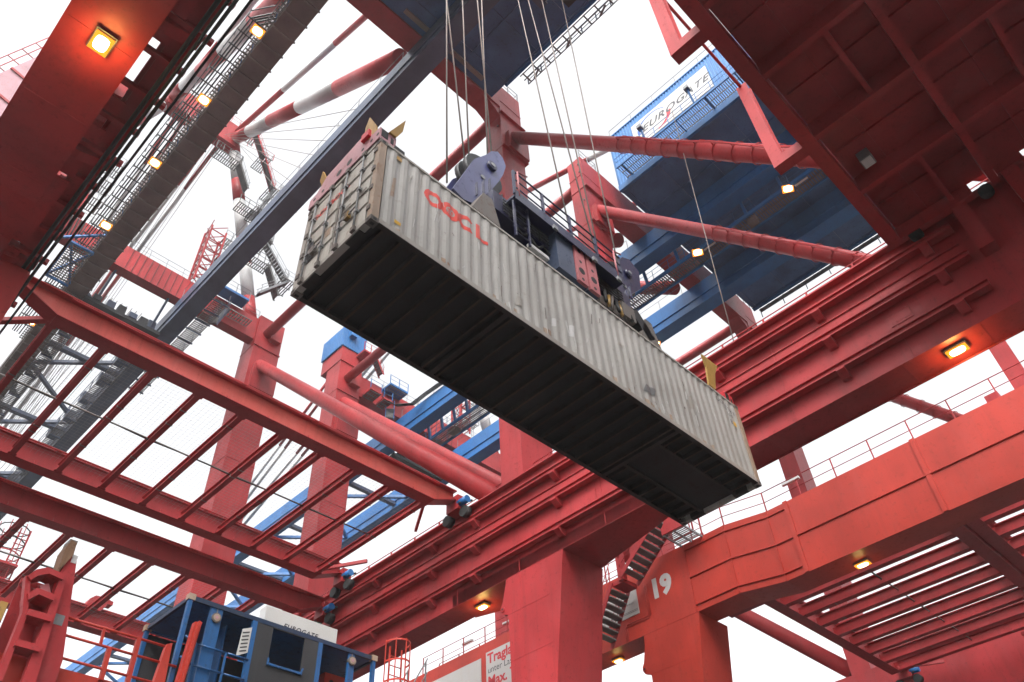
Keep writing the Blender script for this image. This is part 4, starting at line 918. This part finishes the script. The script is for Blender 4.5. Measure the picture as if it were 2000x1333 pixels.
# ------------------------------------------------------------------ head block above the spreader
hb = thing('head_block', 'navy head block with sheave housings and railed walkway on top of the spreader', 'head block', (10.7, 8.5, ST+1.2))
B('frame_beam', hb, 'navy', 7.9, 12.95, 7.65, 8.0, ST+1.25, ST+1.95); B('frame_beam', hb, 'navy', 7.3, 14.0, 9.0, 9.35, ST+1.25, ST+1.95)
for x in (7.4, 9.3, 11.6, 13.3): B('frame_tie', hb, 'black', x, x+0.5, 8.0, 9.0, ST+1.3, ST+1.9)
outL = [(6.91, 16.97), (7.22, 16.85), (7.61, 17.0), (7.78, 17.35), (8.18, 18.2), (8.42, 18.75), (8.60, 19.25), (8.72, 19.75), (8.62, 20.05), (8.44, 20.14), (8.2, 19.9), (7.98, 19.48), (7.6, 18.9), (7.35, 18.2)]
outR = [(12.91, 17.18), (13.1, 17.3), (13.46, 18.3), (13.9, 18.8), (14.16, 19.1), (14.22, 19.5), (14.28, 19.95), (13.88, 20.2), (13.5, 20.0), (13.13, 19.35), (12.95, 18.9), (12.85, 18.4)]
for out, cxy in ((outL, (8.15, 19.1)), (outR, (13.6, 19.3))):
    for y in (7.92, 8.72):
        pl = PR('sheave_plate', hb, 'lilac_lit_plate' if out is outL else 'navy', out, 'Y', y, y+0.07)  # left plates carry a painted lit tone, right ones stay navy
        T('axle_boss', pl, 'navy', (cxy[0], y-0.09, cxy[1]), (cxy[0], y, cxy[1]), 0.15, 14); T('axle_boss', pl, 'galv', (cxy[0], y-0.11, cxy[1]), (cxy[0], y-0.09, cxy[1]), 0.07, 10)
        T('pin', pl, 'galv', (cxy[0]-0.3, y-0.03, cxy[1]-0.75), (cxy[0]-0.3, y, cxy[1]-0.75), 0.07, 10)
        for i in range(3): B('rib', pl, 'navy', cxy[0]-0.55+i*0.22, cxy[0]-0.52+i*0.22, y-0.06, y, cxy[1]-1.75+0.3*i, cxy[1]-1.25+0.3*i)
    for y in (8.15, 8.45): T('sheave', hb, 'black', (cxy[0], y, cxy[1]), (cxy[0], y+0.14, cxy[1]), 0.62, 24)
for x in (7.15, 13.0): 
    PR('lock_leg', hb, 'cast', [(x, ST+0.45), (x+0.85, ST+0.45), (x+0.62, ST+1.3), (x+0.35, ST+1.3)], 'Y', 7.55, 7.9); PR('lock_leg', hb, 'cast', [(x, ST+0.45), (x+0.85, ST+0.45), (x+0.62, ST+1.3), (x+0.35, ST+1.3)], 'Y', 9.1, 9.4)
wk = B('walkway', hb, 'navy', 8.3, 12.3, 7.30, 7.66, ST+1.72, ST+1.80)
railing(wk, [(8.3, 7.32, ST+1.8), (12.3, 7.32, ST+1.8)], h=0.95, sp=0.95, mids=(0.33, 0.66), mat='navy', r=0.025, pr=0.03)
railing(wk, [(8.3, 9.3, ST+1.95), (13.0, 9.3, ST+1.95)], h=0.9, sp=1.2, mids=(0.5,), mat='navy', r=0.025, pr=0.03)
B('toe_board', wk, 'navy', 8.3, 12.3, 7.29, 7.31, ST+1.6, ST+1.95)
for x in (9.9, 11.2): B('cabinet', hb, 'black', x, x+0.9, 7.75, 8.1, ST+1.95, ST+2.75)
B('notice_plate', hb, 'white', 9.2, 9.85, 9.28, 9.30, ST+2.0, ST+2.7); B('notice_plate', hb, 'sign_red', 11.35, 11.7, 7.33, 7.35, ST+2.1, ST+2.6)
for x in (8.35, 8.80): S('ladder_rail', hb, 'navy', (x, 7.42, ST+0.35), (x, 7.42, ST+1.85), 0.05, 0.05)
for k in range(5): T('ladder_rung', hb, 'navy', (8.35, 7.42, ST+0.5+k*0.28), (8.80, 7.42, ST+0.5+k*0.28), 0.018, 6)
for k in range(6):
    pts = [(8.6+0.5*k, 7.7, ST+1.3), (8.8+0.5*k, 7.62, ST+0.95-0.05*(k % 2)), (9.1+0.5*k, 7.66, ST+1.25)]
    for a, b in zip(pts[:-1], pts[1:]): T('hose', hb, 'rubber', a, b, 0.03, 6)
for k in range(9): B('cleat', hb, 'black', 8.4+0.5*k, 8.46+0.5*k, 7.63, 7.65, ST+1.3, ST+1.9)
for k in range(5): T('conduit', hb, 'black', (8.2, 7.62, ST+1.35+0.11*k), (12.6, 7.62, ST+1.35+0.11*k), 0.018, 6)
for x in (9.55, 11.0, 11.95): B('lamp_box', hb, 'galv', x, x+0.14, 7.24, 7.3, ST+1.55, ST+1.68)
S('cable_basket', hb, 'black', (12.9, 7.9, ST+1.3), (13.5, 7.9, ST+0.6), 0.7, 0.4); B('valve_block', hb, 'cast', 12.3, 12.8, 7.5, 7.8, ST+0.7, ST+1.2)
for y0 in (8.98, 12.6): 
    gp = [(y0-0.55, ST+1.8), (y0-0.55, ST+2.8), (y0-0.2, ST+2.95)]
    for a, b in zip(gp[:-1], gp[1:]): T('grab_rail', hb, 'pale_plate', (a[0], 7.3, a[1]), (b[0], 7.3, b[1]), 0.025, 6)

# hoist ropes: (bottom x, z) -> (point further up x, z)
ROPES = [((7.09, 17.83), (6.89, 28.17), 8.35, 'thin steel hoist rope left of all the others'),
         ((7.90, 19.19), (7.07, 28.5), 8.55, 'steel hoist rope, second from the left'), ((7.97, 19.27), (7.72, 29.56), 8.5, 'steel hoist rope, third from the left'),
         ((8.53, 20.1), (8.14, 30.3), 8.22, 'steel hoist rope, fourth from the left, over the left sheave housing'), ((8.66, 19.6), (8.68, 31.2), 8.52, 'steel hoist rope, fifth from the left, over the left sheave housing'),
         ((12.1, 18.3), (10.77, 34.7), 8.5, 'steel hoist rope, first of the right four'), ((13.0, 19.3), (11.3, 35.6), 8.4, 'steel hoist rope, second of the right four'),
         ((13.3, 19.5), (12.48, 37.6), 8.52, 'steel hoist rope, third of the right four'), ((14.15, 19.4), (14.12, 40.4), 8.5, 'steel hoist rope at the far right, in front of the red column')]
for (b, t, y, lab) in ROPES:
    k = (49.4-b[1])/(t[1]-b[1]); xt = b[0]+(t[0]-b[0])*k
    o = T('hoist_rope', None, 'rope', (b[0], y, b[1]), (xt, y, 49.4), 0.024, 6); tag(o, lab, 'rope', 'hoist ropes')
o = T('hanging_line', None, 'rope', (21.0, 8.55, 21.6), (21.8, 8.1, 38.8), 0.02, 6); tag(o, 'thin line hanging from the red brace tube to the portal beam', 'rope')
tr = thing('hoist_trolley', 'trolley above the hoist ropes between the girders', 'trolley', (10.5, 8.5, 49.4))
for y in (5.0, 11.5): B('trolley_beam', tr, 'slate_blue', 4.0, 17.0, y-0.25, y+0.25, 49.4, 50.0)
for x in (4.2, 8.0, 13.0, 16.6): B('trolley_tie', tr, 'slate_blue', x-0.2, x+0.2, 5.25, 11.25, 49.45, 49.9)

# ------------------------------------------------------------------ coning platform inside the portal with its fittings
cp = thing('coning_platform', 'red working platform with guard rails, at lower left under the net frames', 'platform', (8, 20, 8.9))
B('deck', cp, 'red', 0.2, 20.7, 19.63, 22.6, 9.35, 9.55); B('front_beam', cp, 'orange_red', 0.2, 20.7, 19.5, 19.62, 8.7, 9.61); B('rear_beam', cp, 'red', 0.2, 20.7, 22.6, 22.85, 8.7, 9.6)
for x in (0.6, 20.2): 
    for y in (18.8, 22.2): B('support_post', cp, 'red', x, x+0.4, y, y+0.4, 0, 9.35)
yf = 19.45
for z in (10.70, 10.30, 9.80):
    xa, xb = {10.70: (5.4, 8.0), 10.30: (5.1, 8.25), 9.80: (5.1, 8.2)}[z]
    T('guard_rail', cp, 'orange_red', (xa, yf, z), (xb, yf, z), 0.033, 8)
for x, z0, z1, w in ((6.35, 10.3, 10.68, 0.06), (6.6, 9.55, 10.3, 0.1), (7.2, 9.55, 10.72, 0.1)): S('guard_post', cp, 'orange_red', (x, yf, z0), (x-0.03, yf, z1), w, w)
for x in (7.86, 8.3): pass
PR('guide_post', cp, 'orange_red', [(7.75, 9.5), (8.05, 9.5), (7.97, 10.78), (7.84, 10.72)], 'Y', 19.35, 19.5)
gp = PR('guide_post', cp, 'orange_red', [(8.24, 9.3), (8.42, 9.3), (8.55, 11.46), (8.36, 11.42)], 'Y', 19.25, 19.4)
PR('flare', gp, 'orange_red', [(8.30, 9.3), (8.36, 9.3), (8.49, 11.42), (8.43, 11.44)], 'Y', 19.17, 19.25)
# landing guide with two arched openings
lg = thing('landing_guide', 'tall red container landing guide with arches and a rusty horn, at lower left corner', 'guide', (4.9, 19.3, 9.5))
PR('horn_post', lg, 'red', [(5.0, 9.0), (5.62, 9.0), (5.61, 9.67), (5.32, 11.1), (5.14, 12.02), (4.98, 12.02), (4.86, 11.4)], 'Y', 19.25, 19.6)
hn = PR('horn', lg, 'rust_brown', [(4.83, 11.5), (5.02, 12.02), (5.0, 12.33), (4.86, 12.36), (4.80, 12.1)], 'Y', 19.18, 19.62); B('horn_cap', hn, 'cast', 4.84, 5.02, 19.22, 19.58, 12.30, 12.40)
B('white_band', lg, 'white', 5.03, 5.15, 19.24, 19.26, 11.86, 12.06)
PR('stile', lg, 'red', [(4.93, 8.9), (5.2, 8.9), (5.02, 11.45), (4.90, 11.45)], 'Y', 19.08, 19.25); PR('stile', lg, 'red', [(4.42, 8.9), (4.56, 8.9), (4.54, 10.35), (4.30, 11.2), (4.20, 11.15), (4.42, 10.35)], 'Y', 19.08, 19.25)
PR('arch', lg, 'red', [(4.22, 11.12), (4.34, 11.32), (4.55, 11.45), (4.95, 11.42), (4.95, 11.28), (4.62, 11.32), (4.42, 11.2), (4.31, 11.05)], 'Y', 19.0, 19.5)
PR('arch', lg, 'red', [(4.36, 10.75), (4.5, 10.93), (4.92, 10.9), (4.92, 10.76), (4.58, 10.8), (4.42, 10.62)], 'Y', 19.0, 19.5)
B('back_plate', lg, 'red', 4.25, 5.3, 19.62, 19.66, 8.9, 11.35)
for z in (10.36, 9.68): B('rung', lg, 'red', 4.5, 5.02, 18.98, 19.4, z-0.07, z+0.07)
B('inspection_plate', lg, 'galv', 5.12, 5.34, 19.244, 19.25, 10.38, 10.62)
mb = MB(); mb.add(*bar_geo((4.66, 19.3, 11.15), (4.80, 19.3, 10.9), 0.2, 0.2)); mb.build('hanging_lamp', 'pale_plate', lg)
lg2 = B('guide_plate', lg, 'red', 3.4, 4.12, 19.2, 19.3, 8.9, 10.6); B('horn', lg, 'yellow', 3.95, 4.1, 19.15, 19.2, 10.1, 10.5)

# blue cage (twenty foot frame) standing on the platform
bx0, bx1, by0, by1, bz0, bz1 = 8.15, 14.21, 19.47, 21.91, 9.61, 12.2
bc = thing('lashing_cage', 'blue open sided lashing cage with grey centre panel, at lower left on the red platform', 'cage', ((bx0+bx1)/2, (by0+by1)/2, bz0))
rf = PR('roof', bc, 'cage_blue', [(bx0+0.1, bz1-0.02), (bx0+0.1, bz1-0.10), (bx1-0.1, bz1-0.10), (bx1-0.1, bz1-0.02)], 'Y', by0+0.08, by1-0.05)
B('front_beam', bc, 'cage_dark', bx0+0.17, bx1-0.17, by0, by0+0.08, bz1-0.14, bz1-0.02); B('rear_beam', bc, 'cage_blue', bx0+0.17, bx1-0.17, by1-0.08, by1, bz1-0.14, bz1-0.02)
for y in (by0, by1-0.12):
    for x in (bx0, bx1-0.12):
        po = B('corner_post', bc, 'cage_blue', x+0.01, x+0.12, y+0.01, y+0.12, bz0, bz1-0.12)
        B('corner_casting', po, 'post_rusty', x-0.02, x+0.17, y-0.01, y+0.16, bz1-0.14, bz1+0.02)
for x in (bx0, bx1-0.1): B('end_beam', bc, 'cage_dark', x+0.02, x+0.1, by0+0.16, by1-0.16, bz1-0.13, bz1-0.02)
for x, w in ((8.80, 0.36), (13.25, 0.22)): B('upright', bc, 'cage_blue', x, x+w, by0+0.03, by0+0.1, bz0, bz1-0.14)
for x in (10.05, 12.18): B('upright', bc, 'cage_blue', x, x+0.14, by0-0.005, by0+0.1, bz0, bz1-0.14)
# centre board with an opening
for (a, b, c_, d) in ((10.19, 10.69, 10.4, 12.06), (11.72, 12.18, 10.4, 12.06), (10.69, 11.72, 10.4, 11.0), (10.69, 11.72, 12.03, 12.06)): B('centre_panel', bc, 'dark_board', a, b, by0+0.01, by0+0.05, c_, d)
B('window_sill', bc, 'cage_blue', 10.66, 11.75, by0-0.04, by0+0.06, 11.0, 11.06); S('window_stay', bc, 'cage_blue', (11.7, by0-0.03, 11.0), (11.76, by0-0.03, 11.18), 0.04, 0.04); S('window_stay', bc, 'cage_blue', (10.67, by0-0.03, 11.0), (10.67, by0-0.03, 11.18), 0.04, 0.04)
B('rear_wall', bc, 'dark_board', bx0+0.15, bx1-0.15, by1-0.05, by1-0.03, bz0+0.1, bz1-0.2)
B('inner_wall', bc, 'cage_blue', 9.60, 9.64, by0+0.6, by1-0.1, bz0, bz1-0.2)
B('floor', bc, 'dark_board', bx0+0.1, bx1-0.1, by0+0.05, by1-0.05, bz0, bz0+0.1)
for z in (10.98, 10.45):
    T('guard_rail', bc, 'cage_blue', (8.28, by0-0.02, z+0.12), (8.62, by0-0.02, z), 0.028, 8); T('guard_rail', bc, 'cage_blue', (8.62, by0-0.02, z), (9.5, by0-0.02, z), 0.028, 8); T('guard_rail', bc, 'cage_blue', (9.5, by0-0.02, z), (10.1, by0-0.02, z), 0.028, 8)
for x in (8.62, 9.45): S('guard_post', bc, 'cage_blue', (x, by0-0.02, 9.7), (x, by0-0.02, 10.98), 0.05, 0.05)
for x, z in ((9.0, 11.80), (13.37, 11.84)):
    lm = T('lamp_housing', bc, 'cast', (x, by0-0.02, z), (x, by0+0.12, z), 0.13, 16); T('lens', lm, 'post_rusty', (x, by0-0.03, z), (x, by0-0.02, z), 0.10, 16); T('lens_centre', lm, 'pale_red', (x, by0-0.036, z), (x, by0-0.03, z), 0.045, 12); S('hanger', lm, 'galv', (x, by0+0.04, z+0.12), (x, by0+0.04, z+0.26), 0.03, 0.03)
nb = PR('notice_board', bc, 'sign_white', [(9.74, 10.98), (10.04, 11.15), (10.04, 11.84), (9.78, 11.72)], 'Y', by0-0.03, by0-0.015)
for i in range(6): S('notice_line', nb, 'ink', (9.80, by0-0.034, 11.62-0.1*i), (9.99, by0-0.034, 11.69-0.1*i), 0.004, 0.035)
# white fascia box above the cage
wb = B('sign_box', None, 'sign_white', 10.45, 12.85, 19.62, 19.95, 12.2, 12.68); tag(wb, 'dirty white box sign on top of the blue cage', 'sign')
TXT('lettering', wb, 'ink', 'EUROGATE', (11.05, 19.612, 12.20), (1, 0, 0), (0, 0, 1), 0.14, bold=0.02, shear=0.3, spacing=1.15)
# caged ladder right of the blue cage, small stair and red box
ld = thing('caged_ladder', 'small red caged ladder just right of the blue cage', 'ladder', (14.9, 19.3, 9.5))
for k, x in enumerate((14.5, 14.95)): S('ladder_rail', ld, 'orange_red', (x, 19.2, 9.5), (x, 19.2, 12.5), 0.04, 0.04)
for k in range(10): T('rung', ld, 'orange_red', (14.5, 19.2, 9.7+k*0.28), (14.95, 19.2, 9.7+k*0.28), 0.015, 6)
for z in (11.4, 12.0, 12.6):
    pts = [(14.72+0.38*math.cos(a), 19.2-0.38*math.sin(a)*1.3, z) for a in [PI*i/8 for i in range(9)]]
    mb = MB()
    for a, b in zip(pts[:-1], pts[1:]): mb.bar(a, b, 0.02, 0.05)
    mb.build('cage_hoop', 'orange_red', ld)
for i in range(5):
    a = PI*i/4; S('cage_strap', ld, 'orange_red', (14.72+0.38*math.cos(a), 19.2-0.38*math.sin(a)*1.3, 10.6), (14.72+0.38*math.cos(a), 19.2-0.38*math.sin(a)*1.3, 12.65), 0.03, 0.02)
rb = B('control_box', None, 'orange_red', 13.1, 13.95, 20.4, 20.8, 9.6, 11.75); tag(rb, 'red steel box standing at the right end inside the blue cage', 'box')
T('hole', rb, 'black', (13.35, 20.39, 11.5), (13.35, 20.41, 11.5), 0.08, 10)
ts = thing('access_stair', 'grey metal stair behind the caged ladder by the leg', 'stair', (15.9, 19.9, 9.5))
stair(ts, (15.2, 20.4, 9.6), (16.6, 20.4, 12.0), 0.9, 'galv', side=Vector((0, 1, 0)))

# hook shaped stop on the lower net frame
PR('end_stop', fb, 'red', [(11.9, 20.8), (12.5, 20.9), (12.72, 21.2), (12.75, 21.35), (13.0, 21.35), (13.0, 21.52), (12.6, 21.62), (12.1, 21.58), (11.88, 21.35), (11.78, 20.98), (11.9, 20.98)], 'Y', 39.9, 40.4)
B('end_stop', fb, 'red', 12.15, 12.55, 39.95, 40.35, 20.9, 21.35)

# far caged ladder at the left edge behind the lower frame
fl_ = thing('far_ladder', 'small red caged ladder at the left edge behind the net frames', 'ladder', (8.6, 45, 22.5))
for x in (8.7, 9.2): S('ladder_rail', fl_, 'red', (x, 45, 22.3), (x+0.1, 45, 26.4), 0.07, 0.07)
for k in range(12): T('rung', fl_, 'red', (8.7, 45, 22.6+k*0.32), (9.25, 45, 22.6+k*0.32), 0.025, 6)
for k in range(5):
    mb = MB(); pts = [(8.5+0.75*math.cos(a), 45-0.7*math.sin(a), 23.2+k*0.75) for a in [2*PI*i/12 for i in range(13)]]
    for a, b in zip(pts[:-1], pts[1:]): mb.bar(a, b, 0.03, 0.06)
    mb.build('cage_hoop', 'black' if k > 2 else 'red', fl_)
for i in range(6):
    a = 2*PI*i/6; S('cage_strap', fl_, 'red', (8.5+0.75*math.cos(a), 45-0.7*math.sin(a), 22.6), (8.5+0.75*math.cos(a), 45-0.7*math.sin(a), 26.4), 0.04, 0.03)
for z in (22.3, 24.0): B('landing', fl_, 'red', 7.6, 9.2, 44.2, 45.6, z-0.12, z)

# festoon cables under the second crane's house
for k in range(6):
    a = Vector((51.2, 18.5-2.6*k, 50.9)); b = Vector((51.2, 16.0-2.6*k, 50.9)); mb = MB(); pr = None
    for i in range(9):
        t = i/8; q = a+(b-a)*t-Vector((0, 0, 3.0*(1-(2*t-1)**2)))
        if pr is not None: mb.tube(pr, q, 0.05, 5)
        pr = q
    o = mb.build('festoon_cable', 'rubber', None); tag(o, ('first', 'second', 'third', 'fourth', 'fifth', 'last')[k]+' black festoon cable loop from the left, hanging below the blue machinery house', 'cable', 'festoon cable loops')

# neighbouring crane's boom seen past the left portal beam
nbm = thing('raised_boom', 'pale red box girder with a handrail at the top left edge of the picture', 'girder', (-5.6, 52, 62))
PR('girder', nbm, 'pale_red', [(-8.0, 58.1), (-2.5, 78.8), (0.4, 78.0), (-5.1, 57.3)], 'Y', 51.0, 53.0)  # sky light on the girder is put into its pale colour
for t in (0.15, 0.32, 0.49, 0.66, 0.83):
    c0 = Vector((-8.0, 51, 58.1)).lerp(Vector((-2.5, 51, 78.8)), t); S('rib', nbm, 'red', c0+Vector((0, -0.06, 0)), c0+Vector((2.9, -0.06, -0.8)), 0.12, 0.25)
for off in (0.55, 1.1):
    a = Vector((-8.0-off, 51.1, 58.1+off*0.27)); b = Vector((-2.5-off, 51.1, 78.8+off*0.27)); T('handrail', nbm, 'red', a, b, 0.05, 6)
for k in range(12):
    c0 = Vector((-8.0, 51.1, 58.1)).lerp(Vector((-2.5, 51.1, 78.8)), k/11); S('post', nbm, 'red', c0, c0+Vector((-1.12, 0, 0.3)), 0.07, 0.07)

# ------------------------------------------------------------------ misty air
hz = MB(); hz.box(-80, 150, -70, 165, -1.5, 95)
hm = bpy.data.materials.new('misty_air'); hm.use_nodes = True; hn_ = hm.node_tree.nodes; hn_.clear()
ho = hn_.new('ShaderNodeOutputMaterial'); pv = hn_.new('ShaderNodeVolumePrincipled'); pv.inputs['Color'].default_value = (0.93, 0.94, 0.96, 1); pv.inputs['Density'].default_value = 0.0005; pv.inputs['Anisotropy'].default_value = 0.25
hm.node_tree.links.new(pv.outputs[0], ho.inputs['Volume']); MATS['misty_air'] = hm; hm.cycles.homogeneous_volume = True
haze = hz.build('haze', 'misty_air', None, org=(35, 45, 45)); haze['kind'] = 'stuff'
